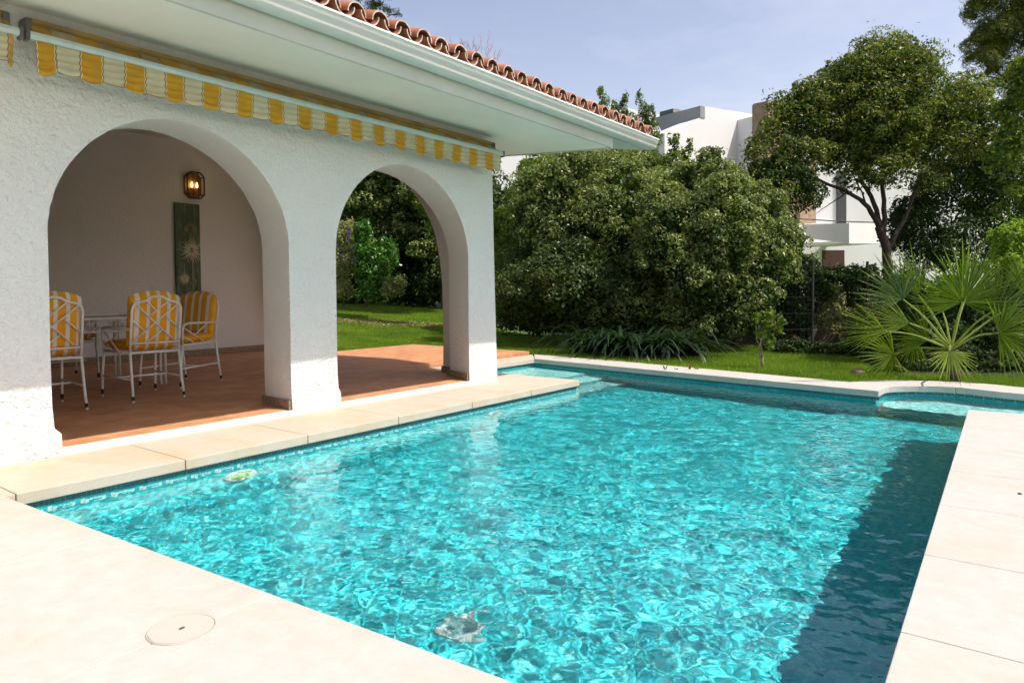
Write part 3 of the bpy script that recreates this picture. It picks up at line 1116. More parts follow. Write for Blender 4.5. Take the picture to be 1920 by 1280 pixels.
def make_chair(name, label):
    c = thing(name, label, 'garden chair', (0, 0, 0), 0, 'white bamboo style chairs round the porch table')
    R = .0125
    BK = lambda z: -.27 - .085 * max(0, (z - .44)) / .5          # the back leans
    for s in (-1, 1):
        b = MB()
        b.tube([(s * (CW + .01), -.355, 0), (s * (CW + .004), -.315, .2), (s * CW, -.275, .44)], [R * .9, R, R * 1.05], 8)
        lg = b.build('leg', [WHITEM], c, True)
        b = MB()
        b.tube([(s * (CW + .009), -.351, .02), (s * (CW + .008), -.344, .055)], R * 1.08, 8)
        b.build('rubber_foot', [RUBBER], lg)
        b = MB()
        b.tube([(s * (CW + .028), .345, 0), (s * (CW + .026), .335, .22), (s * (CW + .02), .30, .44)], [R * .9, R, R * 1.05], 8)
        lg = b.build('leg', [WHITEM], c, True)
        b = MB()
        b.tube([(s * (CW + .028), .3445, .02), (s * (CW + .0275), .343, .07)], R * 1.08, 8)
        b.build('rubber_foot', [RUBBER], lg)
        # arm with its braces
        b = MB()
        b.tube([(s * (CW + .02), .30, .44), (s * (CW + .03), .31, .60), (s * (CW + .03), .29, .645), (s * (CW + .028), .22, .665), (s * (CW + .02), -.05, .66), (s * CW, BK(.66), .655)], R, 8)
        for q in ([(.28, .62), (-.06, .45)], [(-.10, .65), (.08, .55)], [(.29, .53), (.10, .45)]):
            b.tube([(s * (CW + .025), q[0][0], q[0][1]), (s * (CW + .02), q[1][0], q[1][1])], .0065, 6)
        b.build('arm', [WHITEM], c, True)
    b = MB()
    ring = [(-CW - .02, .30, .44), (CW + .02, .30, .44), (CW, -.275, .44), (-CW, -.275, .44)]
    for k in range(4): b.tube([ring[k], ring[(k + 1) % 4]], R, 8)
    b.tube([(-CW, -.05, .44), (CW, -.05, .44)], .009, 6)
    b.build('seat_frame', [WHITEM], c, True)
    b = MB()
    for s in (-1, 1): b.tube([(s * (CW + .025), .33, .2), (s * (CW + .004), -.31, .2)], .009, 7)
    b.tube([(-CW - .015, .02, .2), (CW + .015, .02, .2)], .009, 7)
    b.build('stretcher', [WHITEM], c, True)
    # back frame with a fretwork panel
    b = MB()
    prof_ = [(-CW, .44), (-CW, .66), (-CW, .83), (-CW + .012, .872), (-CW + .05, .897), (-CW + .12, .912), (-.05, .945), (0, .953), (.05, .945), (CW - .12, .912), (CW - .05, .897), (CW - .012, .872), (CW, .83), (CW, .66), (CW, .44)]
    b.tube([(x_, BK(z_), z_) for x_, z_ in prof_], R, 8)
    b.tube([(-CW, BK(.525), .525), (CW, BK(.525), .525)], .0095, 7)

    def q(xn, yn):                                 # photo-normalised fretwork coordinates
        z_ = .525 + (1 - yn) * .375
        return Vector((-CW + xn * 2 * CW, BK(z_) - .004, z_))
    for (p0, p1) in (((.02, .0), (.86, .93)), ((.98, .0), (.02, .97)), ((.76, -.05), (.33, .36)), ((.28, -.03), (.47, .2)), ((.68, .35), (.97, .64)), ((.62, .7), (.33, .98)), ((.02, .44), (.26, .7))):
        b.tube([q(*p0), q(*p1)], .0075, 6)
    b.build('back_frame', [WHITEM], c, True)
    cushion('seat_cushion', c, lambda u_, v_, e: (u_ * (CW + .012 + .015 * v_), .015 + v_ * .285, .50 + e * .047), 10)

    def backpad(u_, v_, e):
        zc = .745 + v_ * .245
        top = max(0, v_)
        zc += -0.055 * (abs(u_) ** 2.6) * top + .012 * top
        w_ = CW + .012
        return (u_ * w_, BK(zc) + .065 + e * .052, zc)
    cushion('back_cushion', c, backpad, 10)
    return c


def copy_tree(o_, parent=None):
    c = o_.copy()
    COL.objects.link(c)
    c.parent = parent
    for ch in list(o_.children): copy_tree(ch, c)
    return c


def put(c, x_, y_, rz): c.location = (x_, y_, 0.0505); c.rotation_euler = (0, 0, rz)


ch = make_chair('garden_chair', 'striped chair with its fretwork back to the pool, nearest the centre pillar')
others = [copy_tree(ch) for _ in range(3)]
put(ch, 3.137, 6.755, math.radians(-4))
put(others[0], 2.29, 6.74, math.radians(-4))
others[0]['label'] = 'striped chair with its back to the pool, half hidden by the left pillar'
put(others[1], 3.83, 7.36, math.radians(115))
others[1]['label'] = 'striped chair at the table end, turned sideways below the carved panel'
put(others[2], 3.27, 8.95, math.radians(176))
others[2]['label'] = 'striped chair on the wall side of the table, facing the pool'

tb = thing('dining_table', 'white bamboo style dining table with a grey glass top', 'table', (2.75, 8.05, 0.0505))
TW, TD, TH = 0.98, 0.55, 0.725
b = MB()
b.box((-TW + .012, -TD + .012, TH - .004), (TW - .012, TD - .012, TH + .006))
b.build('glass_top', [TGLASS], tb, bevel=0.003)
b = MB()
cr = [(-TW, -TD, TH), (TW, -TD, TH), (TW, TD, TH), (-TW, TD, TH)]
for k in range(4): b.tube([cr[k], cr[(k + 1) % 4]], .016, 8)
for k in range(4): b.tube([Vector(cr[k]) - Vector((0, 0, .13)), Vector(cr[(k + 1) % 4]) - Vector((0, 0, .13))], .011, 8)
for ya in (-TD, TD):
    for k in range(10):
        xa = -TW + .2 * k - .0
        xb_ = xa + .196
        if k % 2 == 0:
            b.tube([(xa, ya, TH), (xa + .098, ya, TH - .065), (xa, ya, TH - .13)], .006, 6)
        else:
            b.tube([(xa + .04, ya, TH - .04), (xa + .15, ya, TH - .04), (xa + .15, ya, TH - .09), (xa + .04, ya, TH - .09), (xa + .04, ya, TH - .04)], .006, 6)
            b.tube([(xb_, ya, TH), (xb_, ya, TH - .13)], .006, 6)
b.build('apron', [WHITEM], tb, True)
for sx_ in (-1, 1):
    for sy_ in (-1, 1):
        b = MB()
        for dx_ in (0, .05): b.tube([(sx_ * (TW - .01 - dx_), sy_ * (TD - .01), 0), (sx_ * (TW - .01 - dx_), sy_ * (TD - .01), TH)], .014, 8)
        b.build('leg', [WHITEM], tb, True)

# ------------------------------------------------------------------ small fittings
mh = onz(341, 1179, 0)
lid = thing('skimmer_lid', 'round pale skimmer lid with a finger hole set into the near deck', 'lid', (mh.x, mh.y, 0))
b = MB()
seg = 48
ringm = plain('lid_plastic', (0.52, 0.475, 0.42), 0.5, 0.05, 12)
vs_ = []
R1, R2, R3 = 0.098, 0.094, 0.0
for (r_, z_) in ((0.0985, .0006), (0.0975, .0035), (.0935, .0040), (.0925, .0012)):
    vs_ += [(r_ * math.cos(2 * math.pi * k / seg), r_ * math.sin(2 * math.pi * k / seg), z_) for k in range(seg)]
fs_ = []
for r_ in range(3):
    for k in range(seg): fs_.append((r_ * seg + k, r_ * seg + (k + 1) % seg, (r_ + 1) * seg + (k + 1) % seg, (r_ + 1) * seg + k))
b.add(vs_, fs_)
b.build('rim', [plain('lid_rim', (0.47, 0.42, 0.36), 0.6, 0.1, 12)], lid, True)
b = MB()
b.add([(0.0915 * math.cos(2 * math.pi * k / seg), 0.0915 * math.sin(2 * math.pi * k / seg), .0034) for k in range(seg)] + [(0.0915 * math.cos(2 * math.pi * k / seg), 0.0915 * math.sin(2 * math.pi * k / seg), .0008) for k in range(seg)],
      [tuple(range(seg))] + [(k, seg + k, seg + (k + 1) % seg, (k + 1) % seg) for k in range(seg)])
b.build('cover', [ringm], lid)
b = MB()
b.add([(0.011 * math.cos(a) - .0, 0.0065 * math.sin(a), .0040) for a in [2 * math.pi * k / 16 for k in range(16)]], [tuple(range(16))])
fh = b.build('finger_hole', [plain('hole_dark', (0.09, 0.06, 0.04), 0.9)], lid)
fh.rotation_euler = (0, 0, math.radians(15))
dp = onz(1912, 926, 0)
b = MB()
b.tube([(dp.x, dp.y, 0.001), (dp.x, dp.y, 0.006)], [.010, .007], 12)
tag(b.build('deck_bolt', [DARK]), 'tiny dark bolt head on the right hand deck', 'bolt')


def pool_light(p, nrm, label, m_in):
    t_ = thing('pool_light', label, 'pool light', p, 0, 'lights under water in the pool')
    q_ = Vector(nrm).to_track_quat('Z', 'Y')
    t_.rotation_mode = 'QUATERNION'
    t_.rotation_quaternion = q_
    b = MB()
    sg = 32
    pr = [(.115, .001), (.112, .016), (.095, .024), (.082, .018)]
    vs_ = [(r_ * math.cos(2 * math.pi * k / sg), r_ * math.sin(2 * math.pi * k / sg), z_) for r_, z_ in pr for k in range(sg)]
    fs_ = [(i * sg + k, i * sg + (k + 1) % sg, (i + 1) * sg + (k + 1) % sg, (i + 1) * sg + k) for i in range(3) for k in range(sg)]
    b.add(vs_, fs_)
    r1 = b.build('bezel', [plain('white_plastic', (0.33, 0.38, 0.38), 0.4, 0.3)], t_, True)
    b = MB()
    pr = [(.082, .017), (.06, .024), (.03, .028), (.002, .029)]
    vs_ = [(r_ * math.cos(2 * math.pi * k / sg), r_ * math.sin(2 * math.pi * k / sg), z_) for r_, z_ in pr for k in range(sg)]
    b.add(vs_, fs_)
    r2 = b.build('lens', [m_in], t_, True)
    for r_ in (r1, r2): r_.cycles.is_caustics_receiver = True
    return t_


lens = plain('lens_green', (0.26, 0.42, 0.16), 0.3, 0.3, 30)
lens2 = plain('lens_grey', (0.17, 0.31, 0.33), 0.3, 0.5, 60)
w1 = ony(455, 908, A_Y + .03)
pool_light((w1.x - .02, A_Y + .028, -0.40), (0, -1, 0), 'round pool light with a greenish lens under the arcade coping, nearer one', lens)
w3 = ony(930, 765, A_Y + .03)
pool_light((w3.x - .02, A_Y + .028, -0.40), (0, -1, 0), 'round pale pool light under the arcade coping, farther one below the end pillar', lens2)
pool_light((2.30, 2.02, FLOOR + .002), (0, 0, 1), 'round white fitting on the pool floor beside the near deck', lens2)

# ------------------------------------------------------------------ light
sun_dir = Vector((-0.22, 0.60, -1.0)).normalized()
sl_ = bpy.data.lights.new('sun', 'SUN')
sl_.energy = 4.0
sl_.angle = math.radians(0.5)
sl_.color = (1.0, 0.945, 0.86)
sl_.cycles.is_caustics_light = True
slo = bpy.data.objects.new('sun', sl_)
COL.objects.link(slo)
slo.rotation_euler = sun_dir.to_track_quat('-Z', 'Y').to_euler()
w = bpy.data.worlds.new('World')
S.world = w
w.use_nodes = True
nt = w.node_tree
sk_ = nt.nodes.new('ShaderNodeTexSky')
sk_.sky_type = 'NISHITA'
sk_.sun_disc = False
sk_.sun_elevation = math.asin(-sun_dir.z)
sk_.sun_rotation = math.atan2(-sun_dir.x, -sun_dir.y)
sk_.altitude = 60
sk_.air_density = 1.0
sk_.dust_density = 1.0
sk_.ozone_density = 1.0
sky_c = mixc(nt, 1.0, sk_.outputs[0], (1.34, 1.03, 0.90), 'MULTIPLY')
dirn = nt.nodes.new('ShaderNodeTexCoord').outputs['Generated']      # thin high cloud, by direction
sep = N(nt, 'ShaderNodeSeparateXYZ')
nt.links.new(dirn, sep.inputs[0])
dz = N(nt, 'ShaderNodeMath', operation='MAXIMUM')
nt.links.new(sep.outputs['Z'], dz.inputs[0])
dz.inputs[1].default_value = 0.06
dv_ = N(nt, 'ShaderNodeVectorMath', operation='DIVIDE')
cb = N(nt, 'ShaderNodeCombineXYZ')
for k_ in range(3): nt.links.new(dz.outputs[0], cb.inputs[k_])
nt.links.new(dirn, dv_.inputs[0])
nt.links.new(cb.outputs[0], dv_.inputs[1])
wisps = ramp(nt, noise(nt, dv_.outputs[0], 0.9, 7, .62), [(0.46, (0, 0, 0)), (0.85, (0.38, 0.38, 0.38))])
nt.links.new(mixc(nt, wisps, sky_c, (5.0, 5.0, 5.3)), nt.nodes['Background'].inputs[0])
nt.nodes['Background'].inputs[1].default_value = 0.15
S.view_settings.view_transform = 'Standard'
S.view_settings.look = 'None'
S.view_settings.exposure = 0.5
S.cycles.use_light_tree = False
S.cycles.caustics_refractive = True
S.cycles.caustics_reflective = True
S.cycles.max_bounces = 10
S.cycles.diffuse_bounces = 5
S.cycles.transmission_bounces = 8
S.cycles.transparent_max_bounces = 12
S.cycles.sample_clamp_indirect = 6

# ================================================================== garden
HD = Vector((math.cos(YAW), math.sin(YAW), 0))      # the way the camera looks, level
RH = Vector((math.sin(YAW), -math.cos(YAW), 0))     # to its right, level


def ground_z(x_, y_):
    """lawn level: flat by the pool, rising gently behind the terrace"""
    q_ = np.maximum(0, np.asarray(y_, float) - 9.2)
    return -0.028 + 0.085 * (np.sqrt(q_ * q_ + 1.5) - math.sqrt(1.5)) + 0.012 * np.sin(np.asarray(x_, float) * 1.3) * np.sin(np.asarray(y_, float) * 0.9)


def gz(x_, y_): return float(ground_z(x_, y_))


hard = [(-6.2, -6.2), (6.9, -6.2), (6.95, -2.2)] + [(p.x - 0.18, p.y) for p in ol[::-1]] + [(p.x + 0.4, p.y) for p in inn[::-1][2:]] + [(9.0, 6.3), (9.1, 9.15), (7.3, 9.15), (7.3, 10.6), (-6.2, 10.6)]
gx = np.concatenate([np.array([-900, -300, -120, -60, -30, -15, -9]), np.arange(-6.2, 24, 0.2), 24 * 1.35 ** np.arange(0, 13)])
gy = np.concatenate([-14 * 1.5 ** np.arange(10, -1, -1), np.arange(-9, 26, 0.2), 26 * 1.35 ** np.arange(0, 13)])
GX, GY = np.meshgrid(gx, gy, indexing='ij')
GZ = ground_z(GX, np.minimum(GY, 45))
m_, n_ = GX.shape
I = (np.arange(m_ - 1)[:, None] * n_ + np.arange(n_ - 1)[None, :]).ravel()
Fg = np.stack([I, I + n_, I + n_ + 1, I + 1], -1)
ccx = (GX[:-1, :-1] + GX[1:, 1:]).ravel() / 2
ccy = (GY[:-1, :-1] + GY[1:, 1:]).ravel() / 2
Fg = Fg[~inside(hard, ccx, ccy)]
lawnm, nt, bs = new_mat('lawn_turf')
v = objco(nt)
c = ramp(nt, noise(nt, v, 7, 6, .7), [(0.3, (0.045, 0.085, 0.010)), (0.55, (0.09, 0.16, 0.015)), (0.8, (0.13, 0.20, 0.03))])
nt.links.new(c, bs.inputs['Base Color'])
bs.inputs['Roughness'].default_value = .9
bump(nt, bs, noise(nt, v, 60, 4, .7), .8, .03)
tag(fast_mesh('lawn_ground', np.stack([GX, GY, GZ], -1).reshape(-1, 3), Fg, lawnm, None, True), 'lawn', None, None, 'structure')


# ------------------------------------------------------------------ foliage
def unit(a): return a / np.maximum(1e-9, np.linalg.norm(a, axis=-1, keepdims=True))


def leaf_quads(rng, C_, N_, size, aspect, droop=0.25, jitter=0.35):
    """one small kite-shaped leaf per point"""
    n_ = len(C_)
    nn = unit(N_ + rng.normal(0, 0.55, (n_, 3)))
    r_ = rng.normal(0, 1, (n_, 3))
    t_ = unit(r_ - nn * np.sum(r_ * nn, -1, keepdims=True))
    t_[:, 2] -= droop
    t_ = unit(t_)
    b_ = unit(np.cross(nn, t_))
    L = size * (1 + rng.uniform(-jitter, jitter, (n_, 1)))
    W = L * aspect
    V_ = np.stack([C_ - t_ * L * .5, C_ + b_ * W * .5 + nn * L * .04, C_ + t_ * L * .5 - nn * L * .10, C_ - b_ * W * .5 + nn * L * .04], 1).reshape(-1, 3)
    F_ = np.arange(n_ * 4).reshape(n_, 4)
    return V_, F_


def blob_points(rng, blobs, n, sub=0.30, inner=0.2, upw=0.35, nsub=9):
    """blobs: (centre, (right, depth, up) radii). Leaves sit on many small clumps that make up each blob."""
    w_ = np.array([(b_[1][0] * b_[1][1] * b_[1][2]) ** (2 / 3) for b_ in blobs])
    w_ = w_ / w_.sum()
    Cs, Ns = [], []
    rh, hd, zz = np.array(RH), np.array(HD), np.array((0, 0, 1.0))
    for (c_, R_), ww in zip(blobs, w_):
        k = int(n * ww)
        if k < 4: continue
        R_ = np.array(R_)
        ns = max(5, int(nsub * (2.2 / (sub / 0.3)) ** 1.0))
        d_ = unit(rng.normal(0, 1, (ns, 3)))
        d_[:, 2] = np.where(d_[:, 2] < -0.5, -d_[:, 2], d_[:, 2])
        sc = d_ * (0.52 + 0.30 * rng.random((ns, 1)) ** .6)
        sr = sub * (0.65 + 0.8 * rng.random((ns, 1)))
        which = rng.integers(0, ns, k)
        ld = rng.normal(0, 1, (k, 3))
        ld = ld + d_[which] * 0.8 + np.array((0, 0, upw))
        ld = unit(ld)
        rad = (0.72 + 0.34 * rng.random((k, 1)) ** .5) * sr[which]
        p_ = sc[which] + ld * rad
        stray = (rng.random((k, 1)) < .10) * rng.random((k, 1)) * .22 * (1 + np.sin(which * 7.3)[:, None])
        p_ = p_ * (1 + stray)
        fill = rng.random(k) < inner
        pf = unit(rng.normal(0, 1, (k, 3))) * (rng.random((k, 1)) ** .4) * .85
        p_ = np.where(fill[:, None], pf, p_)
        loc_ = p_ * R_
        wp = np.array(c_)[None] + loc_[:, :1] * rh + loc_[:, 1:2] * hd + loc_[:, 2:] * zz
        nl = ld[:, :1] * rh + ld[:, 1:2] * hd + ld[:, 2:] * zz
        Cs.append(wp)
        Ns.append(unit(nl + np.array((0, 0, .35))))
    return np.concatenate(Cs), np.concatenate(Ns)


def foliage(name, blobs, n, size, mat_, parent, seed, aspect=.5, sub=.30, inner=.2, droop=.25, nsub=9, clipz=None):
    rng = np.random.default_rng(seed)
    C_, N_ = blob_points(rng, blobs, n, sub, inner, nsub=nsub)
    if clipz is not None:
        k = C_[:, 2] > clipz + .03 * rng.random(len(C_))
        C_, N_ = C_[k], N_[k]
    V_, F_ = leaf_quads(rng, C_, N_, size, aspect, droop)
    base = np.array(parent.location) if parent is not None else 0
    return fast_mesh(name, V_ - base, F_, mat_, parent)


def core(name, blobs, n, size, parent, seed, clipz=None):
    """leaves coloured dark to put shade into the hollows of a crown"""
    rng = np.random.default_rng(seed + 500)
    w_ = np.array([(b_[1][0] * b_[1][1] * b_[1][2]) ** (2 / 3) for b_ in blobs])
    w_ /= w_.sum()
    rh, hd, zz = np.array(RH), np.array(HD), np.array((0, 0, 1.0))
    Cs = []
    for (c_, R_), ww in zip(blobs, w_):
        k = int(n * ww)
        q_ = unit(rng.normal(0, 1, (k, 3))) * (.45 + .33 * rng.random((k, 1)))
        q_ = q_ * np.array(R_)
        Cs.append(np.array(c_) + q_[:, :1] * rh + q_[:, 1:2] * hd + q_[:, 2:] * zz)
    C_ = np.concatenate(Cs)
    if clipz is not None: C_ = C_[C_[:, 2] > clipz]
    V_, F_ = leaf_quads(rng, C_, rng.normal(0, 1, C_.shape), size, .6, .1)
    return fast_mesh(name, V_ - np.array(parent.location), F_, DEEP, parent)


def bl(u, v, d, ru, rv, rd=None):
    """a blob seen at photograph pixel (u, v), d metres off, with radii in pixels"""
    k = d / F
    return (P(u, v, d), (ru * k, (rd if rd else (ru + rv) / 2 * k), rv * k))


def lobes(u, v, ru, rv, d, dd, n_, rmin, rmax, seed, vmax=9999, keep=lambda a, b: True):
    """the rounded lobes that make up a big crown, spread over its near half"""
    rr_ = random.Random(seed)
    out = []
    pts = []
    k = 0
    while len(pts) < n_ and k < n_ * 60:
        k += 1
        a, q_ = rr_.uniform(0, 6.2832), math.sqrt(rr_.random())
        if q_ > .84 + .18 * math.sin(4 * a + seed * 1.7) + .06 * math.sin(9 * a + seed): continue
        x_, y_ = q_ * math.cos(a), q_ * math.sin(a)
        if v + y_ * rv > vmax or not keep(u + x_ * ru, v + y_ * rv): continue
        if all((x_ - p_[0]) ** 2 + (y_ - p_[1]) ** 2 > .5 / n_ for p_ in pts): pts.append((x_, y_))
    for x_, y_ in pts:
        z_ = math.sqrt(max(0, 1 - x_ * x_ - y_ * y_))
        r_ = rr_.uniform(rmin, rmax)
        out.append(bl(u + x_ * ru, v + y_ * rv, d - z_ * dd * rr_.uniform(.7, 1.05), r_ * rr_.uniform(.9, 1.3), r_ * rr_.uniform(.75, 1.0)))
    for k in range(max(3, n_ // 5)):
        a, q_ = rr_.uniform(0, 6.2832), .7 * math.sqrt(rr_.random())
        out.append(bl(u + q_ * math.cos(a) * ru, v + q_ * math.sin(a) * rv, d + dd * .5, rmax * 1.4, rmax * 1.2))
    return out


def limb(mb, pts, r0_, r1_, seg=8, wob=.03, seed=1):
    q_ = smooth_line(pts, max(6, 4 * len(pts)))
    rr_ = random.Random(seed)
    m = len(q_)
    q_ = [p + Vector((rr_.uniform(-1, 1), rr_.uniform(-1, 1), 0)) * wob * (0 < i < m - 1) for i, p in enumerate(q_)]
    mb.tube(q_, [r0_ + (r1_ - r0_) * (i / (m - 1)) ** .8 for i in range(m)], seg)


def plant(name, label, cat, u, v, d, group=None):
    p = P(u, v, d)
    p.z = gz(p.x, p.y)
    return thing(name, label, cat, p, 0, group)


def loc_tube_part(name, par, mat_, limbs):
    b = MB()
    for i, (pts, a, c_) in enumerate(limbs):
        limb(b, [Vector(p) - par.location for p in pts], a, c_, 8, .02, i)
    return b.build(name, [mat_], par, True)


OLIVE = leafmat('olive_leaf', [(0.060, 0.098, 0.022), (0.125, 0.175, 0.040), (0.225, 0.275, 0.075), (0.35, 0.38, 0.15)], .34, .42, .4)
OLIVED = leafmat('shade_olive_leaf', [(0.045, 0.078, 0.020), (0.085, 0.130, 0.034), (0.145, 0.195, 0.060)], .3, .42, .35)  # olive leaf recoloured darker for the shade low in the broad shrub
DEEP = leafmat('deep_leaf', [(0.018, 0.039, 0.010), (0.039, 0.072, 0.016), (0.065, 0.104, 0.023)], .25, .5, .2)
MID = leafmat('mid_leaf', [(0.039, 0.085, 0.010), (0.078, 0.143, 0.016), (0.137, 0.208, 0.023), (0.260, 0.299, 0.046)], .35, .5, .25)
GLOSSY = leafmat('glossy_leaf', [(0.035, 0.11, 0.012), (0.06, 0.17, 0.018), (0.10, 0.23, 0.03)], .3, .3, .4)
LIGHT = leafmat('light_leaf', [(0.143, 0.247, 0.026), (0.221, 0.351, 0.039), (0.325, 0.442, 0.078)], .4, .5, .25)
DRY = leafmat('dry_leaf', [(0.130, 0.156, 0.046), (0.273, 0.286, 0.111), (0.416, 0.403, 0.208)], .35, .6, .15)
TREEL = leafmat('tree_leaf', [(0.032, 0.062, 0.014), (0.070, 0.115, 0.020), (0.125, 0.175, 0.028), (0.20, 0.235, 0.040), (0.24, 0.20, 0.055)], .38, .42, .28)
PINE = leafmat('pine_needle', [(0.05, 0.075, 0.018), (0.11, 0.14, 0.025), (0.20, 0.21, 0.04)], .3, .5, .2)
PALM = leafmat('palm_leaf', [(0.10, 0.18, 0.016), (0.17, 0.26, 0.026), (0.26, 0.35, 0.05)], .38, .4, .35)
PALMY = leafmat('palm_leaf_young', [(0.26, 0.33, 0.05), (0.32, 0.38, 0.08), (0.38, 0.42, 0.13)], .4, .45, .3)
PALMG = leafmat('palm_leaf_grey', [(0.11, 0.17, 0.05), (0.16, 0.23, 0.075), (0.22, 0.29, 0.11)], .3, .42, .3)
STRAP = leafmat('strap_leaf', [(0.012, 0.032, 0.010), (0.022, 0.048, 0.014)], .25, .4, .35)  # greens kept very dark to carry the shade under the shrubs

# --- the three big rounded shrubs across the lawn
s1 = plant('garden_shrub', 'big rounded olive green shrub in full sun right of the eaves, behind the sapling', 'shrub', 1350, 640, 12.6, 'large rounded shrubs across the lawn')
B1 = lobes(1335, 470, 165, 165, 13.3, 1.7, 42, 34, 58, 4, 625, lambda a, b: b > 315 + (a - 1330) * .9 and b > 315 + (1300 - a) * .8) + [bl(1330, 300, 13.3, 34, 24), bl(1300, 330, 13.3, 42, 30), bl(1370, 345, 13.2, 36, 28), bl(1480, 455, 12.6, 40, 32), bl(1420, 560, 11.7, 48, 40), bl(1400, 600, 11.7, 44, 36), bl(1250, 600, 12.2, 60, 40), bl(1205, 505, 12.9, 50, 50), bl(1215, 440, 13.2, 50, 46), bl(1200, 560, 12.8, 50, 44), bl(1290, 632, 12.0, 60, 24), bl(1255, 545, 12.8, 48, 46), bl(1250, 500, 13.2, 50, 50), bl(1330, 615, 12.0, 60, 34), bl(1200, 590, 12.6, 55, 45)]
foliage('foliage', B1, 120000, .056, OLIVE, s1, 1, .5, .30, .04, clipz=.12, nsub=9)
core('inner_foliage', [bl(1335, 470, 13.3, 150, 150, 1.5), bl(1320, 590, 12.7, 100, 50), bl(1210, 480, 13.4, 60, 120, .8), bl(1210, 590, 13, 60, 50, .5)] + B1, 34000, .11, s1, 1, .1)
loc_tube_part('stem', s1, BARK, [([P(1340 + dx, 650, 12.6), P(1340 + dx * 2.5, 560, 12.6), P(1335 + dx * 4, 430, 12.6)], .06, .02) for dx in (-22, 0, 18, 34)])
s2 = plant('garden_shrub', 'broad dark shrub under the end of the eaves, mostly in shade', 'shrub', 1090, 610, 13.6, 'large rounded shrubs across the lawn')
B2 = lobes(1105, 400, 130, 120, 14.5, 1.4, 30, 34, 58, 8, 480) + [bl(1190, 305, 14.4, 40, 26), bl(1110, 300, 14.4, 45, 24), bl(1050, 330, 14.4, 40, 30)]
B3 = lobes(1060, 530, 140, 90, 13.9, 1.3, 26, 38, 60, 9, 600) + [bl(960, 540, 13.6, 50, 60), bl(1140, 590, 12.7, 60, 34), bl(1070, 606, 13.1, 70, 26), bl(980, 598, 13.5, 60, 28), bl(1150, 618, 12.5, 60, 22)]
foliage('foliage', B2, 76000, .058, OLIVE, s2, 2, .5, .30, .04, clipz=.22, nsub=9)
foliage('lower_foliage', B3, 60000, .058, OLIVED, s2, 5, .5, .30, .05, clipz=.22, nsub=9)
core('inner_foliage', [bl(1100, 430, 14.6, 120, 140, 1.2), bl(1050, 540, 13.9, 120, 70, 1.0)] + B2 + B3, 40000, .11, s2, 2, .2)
loc_tube_part('stem', s2, BARK, [([P(1085 + dx, 625, 13.5), P(1080 + dx * 2.5, 540, 13.5), P(1090 + dx * 4, 420, 13.5)], .06, .02) for dx in (-24, -4, 16)])
s3 = plant('garden_shrub', 'leafy yellow green shrub beside the end pillar, against the neighbouring wall', 'shrub', 960, 600, 16.5, 'large rounded shrubs across the lawn')
foliage('foliage', [bl(965, 470, 16.2, 55, 80), bl(1000, 400, 16.4, 50, 60), bl(1020, 330, 16.6, 48, 45), bl(945, 430, 16.3, 38, 45), bl(985, 560, 16, 70, 60), bl(1000, 318, 16.2, 28, 22)], 26000, .075, MID, s3, 3, .5, .3, .25, nsub=10)
loc_tube_part('stem', s3, BARK, [([P(970 + dx, 620, 16.4), P(975 + dx * 2, 500, 16.4), P(1000 + dx * 2, 350, 16.4)], .05, .015) for dx in (-10, 6)])

# --- upright shoots behind the roof
for (lab, sp, sd) in (('tall upright leafy shoots rising behind the tiled eaves, left clump', [(1130, 175, 300), (1150, 205, 300), (1172, 190, 300)], 21), ('tall upright leafy shoots rising at the end of the gutter, right clump', [(1205, 188, 320), (1222, 215, 320), (1190, 235, 320)], 22)):
    t_ = plant('upright_shrub', lab, 'shrub', sp[1][0], 600, 19, 'upright shrubs behind the eaves')
    bs_ = []
    for (u_, v_, b_) in sp:
        for k in range(7):
            f_ = k / 6
            bs_.append(bl(u_ + 5 * math.sin(k * 2.1 + u_), v_ + (b_ - v_) * f_, 19 + .2 * math.sin(k), 7 + 21 * f_, 16))
    foliage('foliage', bs_, 14000, .07, MID, t_, sd, .38, .42, .35, -.6, nsub=6)
    loc_tube_part('stem', t_, BARK, [([P(sp[1][0] + (u_ - sp[1][0]) * .3, 600, 19), P(u_, b_, 19), P(u_, v_ + 8, 19)], .05, .012) for (u_, v_, b_) in sp])
t_ = plant('sparse_shrub', 'sparse leafy shoots in front of the white neighbouring house', 'shrub', 1275, 600, 17)
foliage('foliage', [bl(1262, 262, 17, 10, 12), bl(1268, 285, 17, 12, 16), bl(1290, 282, 17, 8, 18), bl(1282, 310, 17, 22, 16), bl(1255, 310, 17, 18, 20), bl(1300, 330, 17, 20, 22), bl(1265, 345, 17, 30, 25)], 2600, .085, MID, t_, 23, .5, .5, .3, nsub=4)
loc_tube_part('stem', t_, BARK, [([P(1275, 600, 17), P(1272, 400, 17), P(1264, 258, 17)], .05, .01), ([P(1277, 600, 17), P(1285, 400, 17), P(1292, 268, 17)], .04, .01)])

hb_ = plant('hedge', 'added low hedge, dark for the shade behind the big rounded shrubs', 'hedge', 1150, 620, 16)
BHB = [bl(960 + 62 * k, 590 + 8 * math.sin(k * 1.9), 16.2, 52, 46) for k in range(8)]  # dark fill added to cover the lit ground behind the shrubs
foliage('foliage', BHB, 26000, .08, DEEP, hb_, 48, .5, .3, .25, nsub=9)

